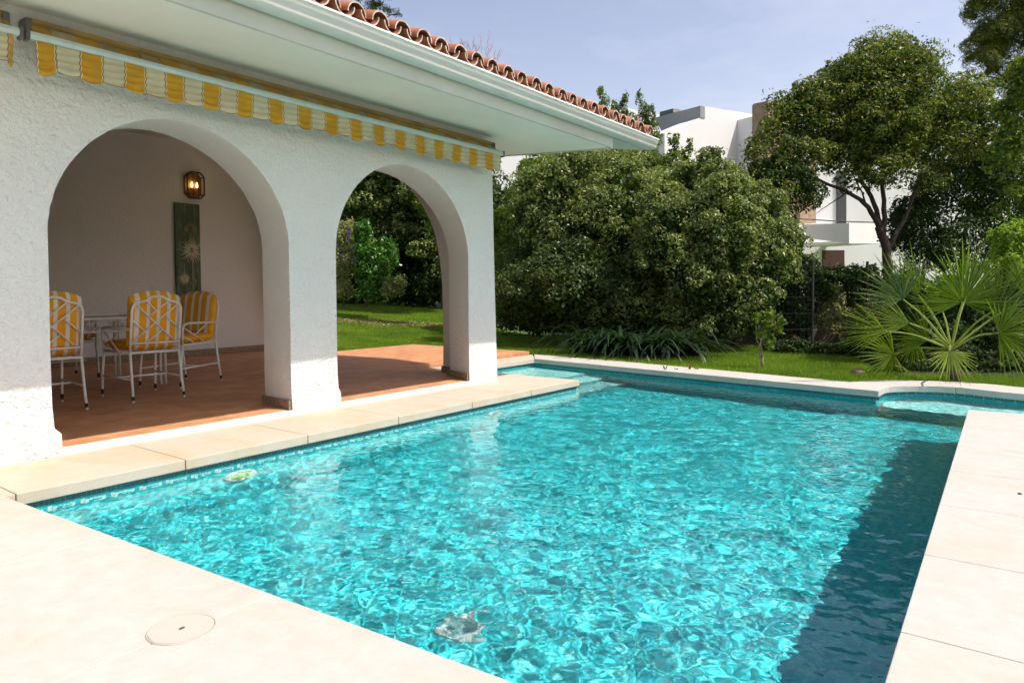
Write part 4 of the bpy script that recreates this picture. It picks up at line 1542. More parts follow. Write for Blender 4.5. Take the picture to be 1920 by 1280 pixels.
# --- the tall tree and its neighbours on the right
t1 = plant('garden_tree', 'tall many-limbed tree with an airy bronze green crown in front of the white house', 'tree', 1668, 600, 18)
loc_tube_part('trunk', t1, DBARK, [
    ([P(1672, 640, 18), P(1668, 540, 18), P(1660, 460, 18), P(1648, 425, 18)], 0.144, 0.104),
    ([P(1650, 430, 18), P(1628, 390, 18), P(1590, 360, 17.8), P(1540, 340, 17.6), P(1490, 300, 17.5)], 0.072, 0.024),
    ([P(1652, 436, 18), P(1640, 385, 18.1), P(1612, 330, 18.2), P(1585, 260, 18.2), P(1560, 180, 18.2)], 0.072, 0.020),
    ([P(1656, 440, 18), P(1658, 390, 18), P(1652, 320, 18), P(1660, 240, 18.2), P(1680, 150, 18.2)], 0.072, 0.016),
    ([P(1664, 470, 18), P(1700, 400, 18.2), P(1722, 340, 18.4), P(1740, 280, 18.4), P(1790, 220, 18.5)], 0.065, 0.020),
    ([P(1722, 342, 18.4), P(1760, 318, 18.5), P(1800, 285, 18.7), P(1850, 250, 18.8)], 0.036, 0.012),
    ([P(1728, 330, 18.4), P(1775, 300, 18.2), P(1812, 262, 18.2)], 0.025, 0.010),
    ([P(1715, 356, 18.4), P(1735, 300, 18.3), P(1730, 230, 18.3), P(1745, 180, 18.4)], 0.036, 0.012),
    ([P(1590, 360, 17.8), P(1560, 380, 17.8), P(1530, 400, 17.7)], 0.022, 0.006),
    ([P(1628, 390, 18), P(1600, 330, 17.7), P(1565, 290, 17.6)], 0.029, 0.008)])
BTALL = lobes(1660, 220, 190, 115, 18.9, 1.6, 46, 34, 58, 12) + [bl(1455, 270, 17.6, 46, 46), bl(1435, 320, 17.4, 40, 40), bl(1470, 345, 17.3, 50, 46), bl(1500, 300, 17.4, 50, 44), bl(1540, 300, 17.5, 50, 40), bl(1610, 340, 17.5, 46, 30), bl(1655, 320, 17.5, 50, 36), bl(1500, 225, 17.7, 46, 40), bl(1700, 330, 17.8, 44, 36), bl(1840, 200, 18.6, 50, 40), bl(1850, 260, 18.6, 46, 34), bl(1790, 290, 18.6, 44, 28), bl(1750, 340, 18.4, 40, 30), bl(1660, 115, 18.4, 46, 24), bl(1590, 140, 18.4, 44, 28), bl(1410, 280, 17.6, 20, 24), bl(1690, 108, 18.6, 30, 18), bl(1560, 128, 18.2, 20, 14), bl(1620, 96, 18.2, 22, 12), bl(1735, 118, 18.6, 22, 14), bl(1500, 170, 18, 20, 16), bl(1475, 195, 17.9, 16, 14), bl(1880, 215, 18.8, 24, 22), bl(1820, 150, 18.7, 26, 16)]
foliage('crown', BTALL, 105000, .085, TREEL, t1, 31, .45, .36, .08, nsub=8)
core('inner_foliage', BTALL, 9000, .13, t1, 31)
t2_ = plant('garden_tree', 'dark dense evergreen in shade right of the tall tree', 'tree', 1800, 640, 20, 'evergreens along the right edge')
foliage('crown', [bl(1790, 380, 19.8, 85, 80), bl(1860, 330, 20, 90, 70), bl(1730, 440, 19.8, 60, 70), bl(1890, 420, 20, 80, 90), bl(1820, 470, 19.6, 110, 60), bl(1705, 430, 19.5, 35, 70), bl(1910, 300, 20.2, 40, 60)], 44000, .095, DEEP, t2_, 32, .5, .3, .2, nsub=9)
loc_tube_part('trunk', t2_, BARK, [([P(1800, 660, 20), P(1800, 520, 20), P(1820, 380, 20)], .16, .04), ([P(1800, 560, 20), P(1740, 460, 20), P(1720, 400, 20)], .07, .02)])
t3_ = plant('garden_tree', 'dark leafy tree filling the gap below the stone chimney', 'tree', 1490, 640, 17.5, 'evergreens along the right edge')
foliage('crown', [bl(1475, 360, 17.6, 62, 55), bl(1455, 420, 17.4, 34, 50), bl(1500, 515, 17, 38, 38), bl(1450, 330, 17.6, 48, 40)], 17000, .085, DEEP, t3_, 33, .5, .3, .2, nsub=9)
loc_tube_part('trunk', t3_, BARK, [([P(1490, 655, 17.5), P(1488, 520, 17.5), P(1480, 380, 17.5)], .12, .03)])
t4_ = plant('pine_tree', 'tall pine with feathery branches in the top right corner', 'pine tree', 1930, 640, 24)
foliage('crown', [bl(1880, 20, 24, 62, 42), bl(1862, 75, 24, 48, 34), bl(1905, 90, 24.3, 60, 45), bl(1850, 118, 23.8, 36, 26), bl(1885, 150, 24, 46, 34), bl(1835, 15, 23.8, 26, 26), bl(1910, -40, 24, 80, 45), bl(1945, 60, 24, 50, 90), bl(1915, 190, 24, 30, 30), bl(1838, 75, 23.8, 24, 16), bl(1834, 110, 23.8, 18, 12)], 70000, .16, PINE, t4_, 34, .12, .36, .12, -.2, nsub=9)
loc_tube_part('trunk', t4_, BARK, [([P(1930, 660, 24), P(1935, 300, 24), P(1925, 60, 24), P(1910, -60, 24)], .25, .08), ([P(1932, 180, 24), P(1890, 150, 24), P(1850, 122, 23.8)], .06, .015), ([P(1928, 90, 24), P(1880, 60, 24), P(1830, 20, 23.8)], .06, .015)])
t5_ = plant('light_shrub', 'bright lime green shrub in sun at the right edge above the palm', 'shrub', 1905, 660, 11)
foliage('foliage', [bl(1890, 462, 11, 36, 40), bl(1925, 450, 11.2, 50, 50), bl(1880, 505, 10.8, 32, 30), bl(1915, 520, 11, 50, 50)], 11000, .055, LIGHT, t5_, 35, .45, .32, .25, nsub=8)
loc_tube_part('stem', t5_, BARK, [([P(1905, 680, 11), P(1905, 560, 11), P(1895, 470, 11)], .04, .012)])
t6_ = plant('pine_tree', 'distant dark tree top showing above the tiled roof', 'pine tree', 715, 540, 40)
foliage('crown', [bl(700, 3, 40, 26, 10), bl(715, 14, 40, 22, 8), bl(735, 24, 40, 11, 6), bl(747, 30, 40, 7, 5), bl(690, 22, 40, 22, 10), bl(705, -20, 40, 30, 18)], 2600, .22, DEEP, t6_, 36, .16, .5, .1, 0, nsub=5)
loc_tube_part('trunk', t6_, BARK, [([P(700, 540, 40), P(700, 100, 40), P(700, -30, 40)], .3, .08), ([P(700, 60, 40), P(730, 30, 40), P(752, 29, 40)], .05, .02)])

for (lab, bs_, n_, sd) in (('low dark undergrowth along the fence foot right of the sapling', [bl(1490, 652, 11.2, 36, 16), bl(1550, 658, 10.9, 44, 16), bl(1610, 662, 10.6, 44, 20), bl(1650, 676, 9.8, 30, 18), bl(1450, 655, 11.6, 26, 12)], 6500, 40), ('dark undergrowth right behind the fan palm', [bl(1720, 610, 9.6, 70, 60), bl(1800, 600, 9.8, 80, 70), bl(1760, 650, 9.2, 90, 40), bl(1680, 650, 9.5, 40, 36), bl(1850, 688, 8.7, 44, 14), bl(1910, 690, 8.7, 44, 16), bl(1735, 690, 8.8, 40, 14)], 19000, 38), ('dark shrub under the lime green shrub at the right edge', [bl(1890, 590, 9.6, 60, 60), bl(1930, 620, 9.2, 60, 70), bl(1870, 650, 9.0, 50, 36)], 11000, 39)):
    t_ = plant('dark_shrub', lab, 'shrub', 1790 + 50 * (sd - 38) - 330 * (sd == 40), 680, 9.6)
    foliage('foliage', bs_, n_, .06, DEEP, t_, sd, .5, .28, .12, nsub=12)
t7_ = plant('garden_tree', 'near leafy tree of which only branches show at the right edge', 'tree', 2120, 700, 9.6)
BT = [bl(1915, 300, 9.2, 50, 70), bl(1935, 210, 9.4, 60, 60), bl(1990, 140, 9.3, 90, 70), bl(2030, 300, 9.6, 110, 110), bl(1920, 380, 9.2, 44, 46), bl(2100, 200, 9.6, 120, 120), bl(2060, 40, 9.3, 90, 70)]
foliage('crown', BT, 34000, .07, MID, t7_, 37, .5, .28, .1, nsub=12)
loc_tube_part('trunk', t7_, BARK, [([P(2120, 720, 9.6), P(2110, 560, 9.6), P(2090, 380, 9.6), P(2040, 280, 9.6)], .11, .03)])

# --- what shows through the second arch
h1_ = plant('hedge_tree', 'leafy olive tree mass hanging over the dark hollow, seen through the second arch', 'tree', 760, 575, 21)
BH = lobes(750, 380, 150, 110, 21.8, 1.6, 34, 30, 48, 15, 490) + [bl(790, 470, 20.2, 30, 22), bl(820, 460, 20.4, 30, 28)]
foliage('crown', BH, 60000, .085, OLIVE, h1_, 41, .5, .30, .05, nsub=9)
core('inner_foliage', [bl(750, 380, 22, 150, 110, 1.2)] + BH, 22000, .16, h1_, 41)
h2_ = plant('hedge', 'deep shaded hedge at the back of the garden behind the arches', 'hedge', 760, 575, 23.5)
BG = [bl(600 + 48 * k, 520 + 10 * math.sin(k * 2), 23.5, 60, 70) for k in range(9)] + [bl(620 + 60 * k, 430, 24.5, 70, 110) for k in range(6)]
foliage('foliage', BG, 34000, .13, DEEP, h2_, 42, .55, .3, .3, nsub=9)
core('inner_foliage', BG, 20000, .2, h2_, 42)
h3_ = plant('climbing_plant', 'pale flowering creeper dotted with purple blooms at the left of the second arch', 'creeper', 648, 565, 19)
foliage('foliage', [bl(648, 450, 19, 20, 32), bl(650, 500, 19, 18, 34), bl(644, 545, 19, 18, 26), bl(636, 480, 19.2, 22, 60), bl(656, 425, 19, 12, 12)], 8500, .06, DRY, h3_, 43, .6, .34, .25, nsub=8)
loc_tube_part('stem', h3_, BARK, [([P(644, 575, 19.2), P(646, 500, 19.2), P(650, 430, 19.2)], .03, .01)])
PETAL = plain('purple_petal', (0.10, 0.06, 0.42), .6)
rf = random.Random(3)
for (u_, v_) in ((655, 440), (653, 450), (668, 457), (634, 464), (661, 487), (640, 478), (657, 433), (662, 470)):
    c_ = P(u_, v_, 18.62) - h3_.location
    fl = MB()
    for k in range(5):
        a = k * 1.257 + rf.random()
        e_ = RH * math.cos(a) + Vector((0, 0, 1)) * math.sin(a)
        f_ = RH * -math.sin(a) + Vector((0, 0, 1)) * math.cos(a)
        fl.add([c_, c_ + e_ * .03 + f_ * .02 - HD * .01, c_ + e_ * .045 - HD * .012, c_ + e_ * .03 - f_ * .02 - HD * .01], [(0, 1, 2, 3)])
    fl.build('bloom', [PETAL], h3_)
h4_ = plant('climbing_plant', 'glossy bright green climber beside the purple flowered creeper', 'creeper', 700, 565, 18.6)
foliage('foliage', [bl(690, 480, 18.6, 28, 32), bl(705, 510, 18.5, 32, 40), bl(695, 545, 18.4, 28, 24), bl(722, 490, 18.7, 26, 40), bl(680, 440, 18.8, 20, 26)], 9000, .085, GLOSSY, h4_, 44, .62, .32, .25, nsub=9)
loc_tube_part('stem', h4_, BARK, [([P(688, 575, 18.8), P(690, 510, 18.8), P(700, 450, 18.8)], .03, .01)])
h5_ = plant('small_shrub', 'small round shrub at the edge of the bed, right of the glossy climber', 'shrub', 742, 565, 18.2)
foliage('foliage', [bl(738, 535, 18.2, 22, 18), bl(750, 545, 18.1, 12, 12), bl(728, 550, 18.1, 18, 14)], 3200, .055, OLIVE, h5_, 45, .5, .35, .3, nsub=8)
h6_ = plant('bright_shrub', 'sunlit yellow green branches against the inner edge of the second arch', 'shrub', 815, 560, 17.5)
foliage('foliage', [bl(800, 390, 17.5, 20, 24), bl(822, 425, 17.5, 22, 30), bl(808, 360, 17.6, 16, 18), bl(832, 460, 17.4, 20, 24)], 4200, .085, MID, h6_, 46, .5, .4, .2, nsub=7)
loc_tube_part('stem', h6_, BARK, [([P(828, 575, 17.6), P(832, 480, 17.6), P(806, 360, 17.6)], .03, .008)])
# mulch bed of fallen leaves and pebbles along those plants
rng = np.random.default_rng(77)
kk = 2600
uu = rng.uniform(610, 840, kk)
C_ = []
for u_ in uu:
    v_ = 574 - (u_ - 640) * .055 + rng.normal(0, 3.0)
    dd = 17.7 + rng.normal(0, .25)
    p = P(u_, v_, dd)
    C_.append((p.x, p.y, gz(p.x, p.y) + .012 + .02 * rng.random()))
C_ = np.array(C_)
V_, F_ = leaf_quads(rng, C_, np.tile((0, 0, 1.0), (kk, 1)), .07, .7, 0)
tag(fast_mesh('leaf_litter', V_, F_, leafmat('dead_leaf', [(0.16, 0.09, 0.05), (0.34, 0.22, 0.14), (0.42, 0.32, 0.22)], .1, .8, .2)), 'dry leaves and chips along the planting bed', 'leaf litter', None, 'stuff')

# --- sapling, strap-leaved plants, ground cover
sp_ = plant('sapling', 'young sapling with two thin pale stems and drooping leaves on the lawn', 'sapling', 1428, 686, 9.3)
loc_tube_part('trunk', sp_, PALEBARK, [([P(1429, 690, 9.3), P(1427, 650, 9.3), P(1424, 610, 9.3)], .020, .013), ([P(1428, 685, 9.3), P(1423, 650, 9.3), P(1418, 615, 9.3)], .012, .009), ([P(1425, 625, 9.3), P(1440, 605, 9.25), P(1450, 592, 9.2)], .009, .004)])
foliage('crown', [bl(1450, 605, 9.2, 18, 16), bl(1436, 625, 9.2, 14, 12), bl(1462, 612, 9.2, 12, 16), bl(1442, 645, 9.2, 9, 12), bl(1420, 600, 9.3, 14, 10), bl(1444, 592, 9.2, 12, 10)], 300, .075, MID, sp_, 51, .55, .5, .3, .9, nsub=4)


def strap_plant(u, v, d, h, n_, seed, label):
    t_ = plant('strap_leaf_plant', label, 'plant', u, v, d, 'strap leaved plants under the shrubs')
    rr_ = random.Random(seed)
    vs_, fs_ = [], []
    for i in range(n_):
        a = rr_.uniform(0, 6.283)
        L = h * rr_.uniform(.8, 1.3)
        e_ = rr_.uniform(.75, 1.25)
        pts = []
        p, an = Vector((rr_.uniform(-.12, .12), rr_.uniform(-.12, .12), 0)), e_
        for k in range(9):
            pts.append(p.copy())
            p = p + Vector((math.cos(a) * math.cos(an), math.sin(a) * math.cos(an), math.sin(an))) * L / 8
            an -= .25
        sd_ = Vector((-math.sin(a), math.cos(a), 0))
        b0 = len(vs_)
        for k, q_ in enumerate(pts):
            w_ = .030 * (1 - (k / 8.3) ** 2.2)
            vs_ += [q_ - sd_ * w_, q_ + sd_ * w_]
        fs_ += [(b0 + 2 * k, b0 + 2 * k + 1, b0 + 2 * k + 3, b0 + 2 * k + 2) for k in range(8)]
    b = MB()
    b.add(vs_, fs_)
    b.build('leaves', [STRAP], t_, True)


for i, (u_, v_, d_) in enumerate(((1135, 640, 11.2), (1175, 648, 11.0), (1215, 655, 10.8), (1255, 660, 10.7), (1095, 628, 11.8), (1290, 662, 10.9))):
    strap_plant(u_, v_ + 8, d_, 1.0, 60, 60 + i, 'dark clump of arching strap leaves in the shade under the big shrubs')
gcv = plant('ground_cover', 'low trailing plant on the coping edge left of the palm', 'plant', 1660, 705, 8.6)
foliage('foliage', [bl(1650, 702, 8.6, 20, 10), bl(1680, 700, 8.5, 20, 12), bl(1668, 694, 8.6, 18, 10)], 1500, .03, MID, gcv, 52, .5, .45, .3, nsub=7)
stn = plant('garden_stone', 'small pinkish stone on the lawn edge beside the trailing plant', 'stone', 1609, 708, 8.55)
b = MB()
bm = bmesh.new()
bmesh.ops.create_icosphere(bm, subdivisions=3, radius=.075)
for vv in bm.verts: vv.co = Vector((vv.co.x * 1.15, vv.co.y, vv.co.z * .8)) * (1 + .16 * math.sin(vv.co.x * 40) * math.cos(vv.co.y * 33 + vv.co.z * 21))
me = bpy.data.meshes.new('rock')
bm.to_mesh(me)
bm.free()
o_ = link('rock', me, plain('pink_rock', (0.34, 0.2, 0.16), .85, .4, 20, 40, .6, .01), stn, True)
o_.location = (0, 0, .03)
for i, (u_, v_, h_) in enumerate(((1247, 680, .07), (1267, 680, .04), (1293, 690, .09), (1306, 690, .05))):
    t_ = plant('dead_sprig', 'withered brown sprig standing in the grass behind the far coping', 'dead plant', u_, v_, 9.0, 'withered sprigs along the far coping')
    b = MB()
    rr_ = random.Random(i)
    for k in range(7):
        a = rr_.uniform(0, 6.28)
        b.tube([(0, 0, 0), (.012 * math.cos(a), .012 * math.sin(a), h_ * .5), (.03 * math.cos(a), .03 * math.sin(a), h_ * rr_.uniform(.8, 1.2))], [.004, .006, .003], 5)
    b.build('stalk', [plain('dead_stalk', (0.26, 0.09, 0.035), .9, .3, 40)], t_)
for i, (u_, v_, h_) in enumerate(((880, 100, .22), (905, 112, .30), (925, 120, .2), (858, 88, .16))):
    p = ony(u_, v_, 4.05)
    t_ = thing('roof_weed', 'wispy dry weed growing between the roof tiles', 'weed', (p.x, 4.05, roof_z(4.05) + .06), 0, 'dry weeds on the roof')
    b = MB()
    rr_ = random.Random(i + 9)
    for k in range(6):
        a = rr_.uniform(0, 6.28)
        hh = h_ * rr_.uniform(.7, 1.2)
        q_ = Vector((.09 * math.cos(a), .09 * math.sin(a), hh))
        b.tube([(0, 0, -.05), q_ * .5 + Vector((0, 0, .02)), q_], .0010, 4)
        for j in range(5):
            b.tube([q_ * (.6 + .1 * j), q_ * (.6 + .1 * j) + Vector((rr_.uniform(-.02, .02), rr_.uniform(-.02, .02), .03))], .0014, 4)
    b.build('stalk', [plain('dry_stalk', (0.42, 0.27, 0.22), .9, .2, 40)], t_)

# --- fan palm
pm = plant('fan_palm', 'young fan palm with spiky fronds behind the rounded bay', 'palm', 1791, 716, 7.75)
D0 = 7.75
b = MB()
pb_ = P(1791, 714, D0) - pm.location
b.tube([pb_ + Vector((0, 0, -.06)), pb_ + Vector((0, 0, .06)), P(1786, 690, D0) - pm.location, P(1782, 655, D0) - pm.location], [.055, .06, .075, .05], 10)
b.build('trunk', [BARK], pm, True)
crown = P(1783, 655, D0) - pm.location


def fan(u, v, d, ax_deg, rad_px, spread, tilt, nseg, mat_, seed, fold=.42, droop=.15, roll=0.0):
    """ax_deg: direction of the middle leaflet in the picture plane, 90 = up; tilt: how far the blade leans back"""
    rr_ = random.Random(seed)
    hub = P(u, v, d) - pm.location
    a = math.radians(ax_deg)
    ax_ = RH * math.cos(a) + Vector((0, 0, 1)) * math.sin(a)
    ax_ = (ax_ * math.cos(tilt) + HD * math.sin(tilt)).normalized()
    sd_ = HD.cross(ax_).normalized()
    sd_ = (sd_ * math.cos(roll) + ax_.cross(sd_) * math.sin(roll)).normalized()
    nm = ax_.cross(sd_).normalized()
    if nm.dot(HD) > 0: nm = -nm
    L0 = rad_px * d / F
    fr_ = MB()
    # stalk
    mid = crown.lerp(hub, .55) + Vector((0, 0, .05))
    fr_.tube(smooth_line([crown, mid, hub], 9), [.016 - .001 * k for k in range(9)], 6, 1)
    vs_, fs_ = [], []
    for i in range(nseg):
        th = math.radians(-spread / 2 + spread * i / (nseg - 1)) + rr_.uniform(-.02, .02)
        dth = math.radians(spread / (nseg - 1)) * .47
        L = L0 * (1.08 - .30 * abs(i / (nseg - 1) * 2 - 1) ** 2) * rr_.uniform(.80, 1.10)
        th += rr_.uniform(-.03, .03)
        dr = ax_ * math.cos(th) + sd_ * math.sin(th)
        cr_ = -ax_ * math.sin(th) + sd_ * math.cos(th)
        b0 = len(vs_)
        ks = [0.03, .2, .40, .52, .68, .85, 1.0]
        for s_ in ks:
            w_ = math.tan(dth) * L * s_ if s_ <= .40 else math.tan(dth) * L * .40 * (1 - ((s_ - .40) / .60) ** 1.0) + .0008
            sag = -droop * L * max(0, s_ - .35) ** 2 * 1.6
            c_ = hub + dr * L * s_ + nm * (.10 * L * s_ * s_ * 0) + Vector((0, 0, sag)) + nm * rr_.uniform(-.004, .004)
            vs_ += [c_ - cr_ * w_ + nm * w_ * fold * 2, c_ - nm * w_ * fold, c_ + cr_ * w_ + nm * w_ * fold * 2]
        for k in range(len(ks) - 1):
            q_ = b0 + 3 * k
            fs_ += [(q_, q_ + 1, q_ + 4, q_ + 3), (q_ + 1, q_ + 2, q_ + 5, q_ + 4)]
    fr_.add(vs_, fs_)
    fr_.build('frond', [mat_, PALMY], pm)


fan(1805, 566, 7.55, 88, 112, 235, -.25, 46, PALM, 1, droop=.03)
fan(1812, 556, 7.95, 96, 100, 160, .05, 26, PALM, 12, droop=.05)
fan(1768, 585, 8.0, 104, 84, 130, .15, 20, PALM, 13, droop=.1)
fan(1740, 638, 8.1, 150, 80, 120, .1, 18, PALM, 10, droop=.15)
fan(1693, 561, 7.6, 128, 100, 150, -.15, 24, PALMG, 2, droop=.05)
fan(1722, 553, 7.8, 105, 95, 70, .1, 14, PALM, 3, droop=.05)
fan(1660, 621, 8.1, 172, 88, 95, .15, 22, PALM, 4, droop=.05)
fan(1676, 664, 8.5, 200, 72, 200, -.1, 26, PALM, 5, droop=.05)
fan(1780, 658, 7.2, 268, 62, 170, -.45, 22, PALMY, 6, droop=.05)
fan(1868, 580, 7.6, 55, 100, 170, -.2, 26, PALMG, 7, droop=.05)
fan(1872, 624, 7.4, 10, 95, 190, -.1, 26, PALM, 8, droop=.25)
fan(1705, 606, 7.5, 165, 90, 85, .3, 18, PALMY, 9, droop=.02)
fan(1715, 640, 8.2, 240, 50, 130, -.1, 18, PALM, 14, droop=.1)
fan(1930, 560, 7.7, 70, 95, 130, .2, 22, PALM, 15, droop=.1)

# --- boundary: bank, fence, creepers, kerb
bk_ = MB()
pts = [P(1280, 640, 19), P(1420, 610, 18), P(1560, 560, 17), P(1700, 545, 16.5), P(1960, 540, 16), P(2200, 540, 16)]
bot = [Vector((p.x, p.y, -.1)) - HD * 1.2 for p in pts]
bk2 = [p + HD * 3 for p in pts]
nb = len(pts)
bk_.add(bot + pts + bk2, [(i, i + 1, nb + i + 1, nb + i) for i in range(nb - 1)] + [(nb + i, nb + i + 1, 2 * nb + i + 1, 2 * nb + i) for i in range(nb - 1)])
tag(bk_.build('hill_bank', [plain('dry_bank', (0.10, 0.105, 0.055), .95, .65, 3.5, 12, 1.0, .15, c2=(0.03, 0.035, 0.018))]), 'dry overgrown bank beyond the fence', None, None, 'structure')  # earth colour set dark for the gloom beneath the shrubs
fe = plant('wire_fence', 'black wire fence with thin posts behind the lawn, overgrown with creepers', 'fence', 1523, 660, 12.2)
fpx = [(1340, 11.9), (1430, 12.05), (1523, 12.2), (1625, 12.3), (1730, 12.4), (1850, 12.5), (1960, 12.6)]
fp = []
for (u_, d_) in fpx:
    p = P(u_, 655, d_)
    p.z = gz(p.x, p.y)
    fp.append(p - fe.location)
for p in fp:
    b = MB()
    b.tube([p + Vector((0, 0, -.1)), p + Vector((0, 0, 1.55))], .024, 8)
    b.build('post', [DARK], fe)
b = MB()
for i in range(len(fp) - 1):
    for h_ in np.arange(.08, 1.5, .28): b.tube([fp[i] + Vector((0, 0, h_)), fp[i + 1] + Vector((0, 0, h_))], .0028, 4)
    for k in range(1, 12): b.tube([fp[i].lerp(fp[i + 1], k / 12) + Vector((0, 0, .06)), fp[i].lerp(fp[i + 1], k / 12) + Vector((0, 0, 1.5))], .0022, 4)
b.build('wire_mesh', [DARK], fe)
for i, (lab, bs_, n_, mt, sz) in enumerate((
        ('dark creeper hanging over the wire fence like an arch', [bl(1560, 515, 12.4, 40, 16), bl(1600, 520, 12.4, 34, 18), bl(1600, 555, 12.4, 15, 30), bl(1545, 540, 12.3, 22, 30), bl(1630, 525, 12.4, 22, 22)], 8000, DEEP, .06),
        ('pale dry creeper lit by the sun on the fence', [bl(1560, 580, 12.5, 26, 40), bl(1545, 605, 12.5, 28, 25), bl(1630, 590, 12.6, 26, 45), bl(1590, 610, 12.6, 30, 18)], 6500, DRY, .055),
        ('pale leafy shrub on the bank showing through the fence', [bl(1560, 575, 13.6, 34, 50), bl(1625, 575, 13.8, 34, 56), bl(1590, 610, 13.4, 40, 30), bl(1535, 600, 13.5, 24, 36), bl(1660, 600, 13.8, 30, 40)], 11000, DRY, .06),
        ('dense dark ivy behind the sapling', [bl(1490, 570, 12.7, 36, 60), bl(1450, 560, 12.9, 30, 60), bl(1505, 610, 12.6, 14, 40), bl(1460, 620, 12.8, 40, 22)], 9000, DEEP, .065),
        ('tangled creeper on the fence behind the palm', [bl(1690, 570, 12.5, 50, 60), bl(1760, 590, 12.6, 60, 60), bl(1850, 600, 12.6, 70, 55), bl(1920, 580, 12.7, 50, 70), bl(1660, 640, 12.4, 50, 30), bl(1790, 640, 12.4, 90, 35)], 17000, DEEP, .065),
        ('sunlit dry creeper low on the fence right of the palm', [bl(1880, 650, 12.2, 30, 40), bl(1840, 620, 12.3, 26, 30), bl(1905, 640, 12.1, 30, 45), bl(1720, 610, 12.2, 26, 34)], 6000, DRY, .055))):
    t_ = plant('fence_creeper', lab, 'creeper', 1560 + 40 * i, 650, 12.45, 'creepers on the wire fence')
    foliage('foliage', bs_, n_, sz, mt, t_, 71 + i, .6, .36, .25, .5, nsub=8)
kb = MB()
a, c_ = onz(1262, 640, gz(0, 0)), onz(1590, 652, gz(0, 0))
ka, kc = P(1250, 628, 13.4), P(1600, 640, 13.2)
for p in (ka, kc): p.z = -.06
dv = (kc - ka).normalized()
ndv = Vector((-dv.y, dv.x, 0))
kb.loft([ka, kc, kc + ndv * .12, ka + ndv * .12], [q_ + Vector((0, 0, .32)) for q_ in (ka, kc, kc + ndv * .12, ka + ndv * .12)])
tag(kb.build('garden_kerb', [plain('kerb_concrete', (0.26, 0.23, 0.19), .9, .35, 7, 40, .4, .006)], None, bevel=.01), 'low pale kerb wall in the shade behind the shrubs and fence', 'kerb')
pt_ = plant('clay_bollard', 'small terracotta post with a flared top behind the sapling', 'post', 1482, 634, 12.7)
b = MB()
pr = [(.075, 0), (.06, .03), (.055, .12), (.06, .22), (.075, .25), (.088, .27), (.085, .31), (.0, .312)]
sg = 20
b.add([(r_ * math.cos(2 * math.pi * k / sg), r_ * math.sin(2 * math.pi * k / sg), z_ + .05) for r_, z_ in pr for k in range(sg)], [(i * sg + k, i * sg + (k + 1) % sg, (i + 1) * sg + (k + 1) % sg, (i + 1) * sg + k) for i in range(len(pr) - 1) for k in range(sg)])
b.build('shaft', [TILE], pt_, 'auto')

# ------------------------------------------------------------------ the neighbouring house and walls
HWH = plain('house_render', (0.78, 0.78, 0.77), .85, .05, .8, 30, .15, .004)
HST = plain('house_stone', (0.42, 0.30, 0.20), .9, .5, 4.5, 9, .9, .05, c2=(0.26, 0.18, 0.12))
HGR = plain('house_grey', (0.30, 0.30, 0.32), .8, .1, 2)
hs = thing('neighbour_house', 'white flat-sided neighbouring house with a stone chimney and a balcony beyond the trees', 'house', P(1500, 541, 34))


NL, NS = Vector((-.35, -.94, 0)).normalized(), Vector((-.94, .35, 0)).normalized()


def facade(name, parts_, mats, par=hs):
    """parts_: (outline in photograph pixels, anchor pixel and distance, facing, thickness)"""
    b = MB()
    for px, (au, av, ad), nn, th in parts_:
        p0 = P(au, av, ad)
        fr_ = [onp(u_, v_, p0, nn) - par.location for u_, v_ in px]
        b.loft(fr_, [p - nn * th for p in fr_])
    return b.build(name, mats, par)


facade('wall', [([(1246, 249), (1313.4, 220.5), (1313.4, 198.5), (1416, 215), (1416, 600), (1246, 600)], (1313, 300, 31), NL, 1.2)], [HWH])
facade('parapet', [([(1226, 221.5), (1313.2, 198.4), (1313.2, 220.4), (1243, 250)], (1313, 210, 30.9), NS, .3)], [HGR])
facade('wall', [([(1374, 227), (1414, 218), (1414, 600), (1374, 600)], (1376, 300, 32.5), NS, .5)], [HWH])
facade('chimney', [([(1412, 195), (1440, 189), (1440, 470), (1412, 470)], (1440, 250, 29), NS, .8), ([(1440.1, 189), (1490, 197), (1490, 470), (1440.1, 470)], (1440, 250, 29), NL, .8)], [HST])
facade('wall', [([(1486, 240), (1860, 250), (1860, 620), (1486, 620)], (1600, 400, 34), Vector((-.7, -.71, 0)).normalized(), 1.0)], [HWH])
facade('stone_pier', [([(1500, 300), (1530, 300), (1530, 418), (1500, 418)], (1530, 400, 33), NL, .3)], [HST])
facade('window', [([(1570, 320), (1587, 320), (1587, 419), (1570, 419)], (1600, 400, 33.9), Vector((-.7, -.71, 0)).normalized(), .08)], [plain('dark_window', (0.05, 0.055, 0.06), .2, .2, 2)])
facade('balcony', [([(1503, 421), (1592, 418.5), (1592, 456.5), (1515, 447)], (1592, 440, 29.5), NS, .25), ([(1592.1, 418.5), (1662, 419), (1662, 457), (1592.1, 456.5)], (1592, 440, 29.5), NL, .25)], [HWH])
facade('balcony_floor', [([(1594, 450), (1662, 450), (1662, 456), (1594, 456)], (1592, 440, 29.8), NL, 3.0)], [HWH])
facade('shutter', [([(1543, 469), (1583.5, 469), (1583.5, 506), (1543, 506)], (1600, 400, 33.92), Vector((-.7, -.71, 0)).normalized(), .06)], [plain('brown_shutter', (0.075, 0.028, 0.016), .7, .3, 8)])
facade('sill', [([(1540, 506.2), (1588, 506.2), (1588, 510), (1540, 510)], (1600, 400, 33.85), Vector((-.7, -.71, 0)).normalized(), .15)], [HWH])
facade('roof_unit', [([(1237, 210), (1262, 203.5), (1262, 222), (1237, 226)], (1262, 210, 34), NS, .4)], [plain('unit_dark', (0.07, 0.085, 0.09), .5, .2, 4)])
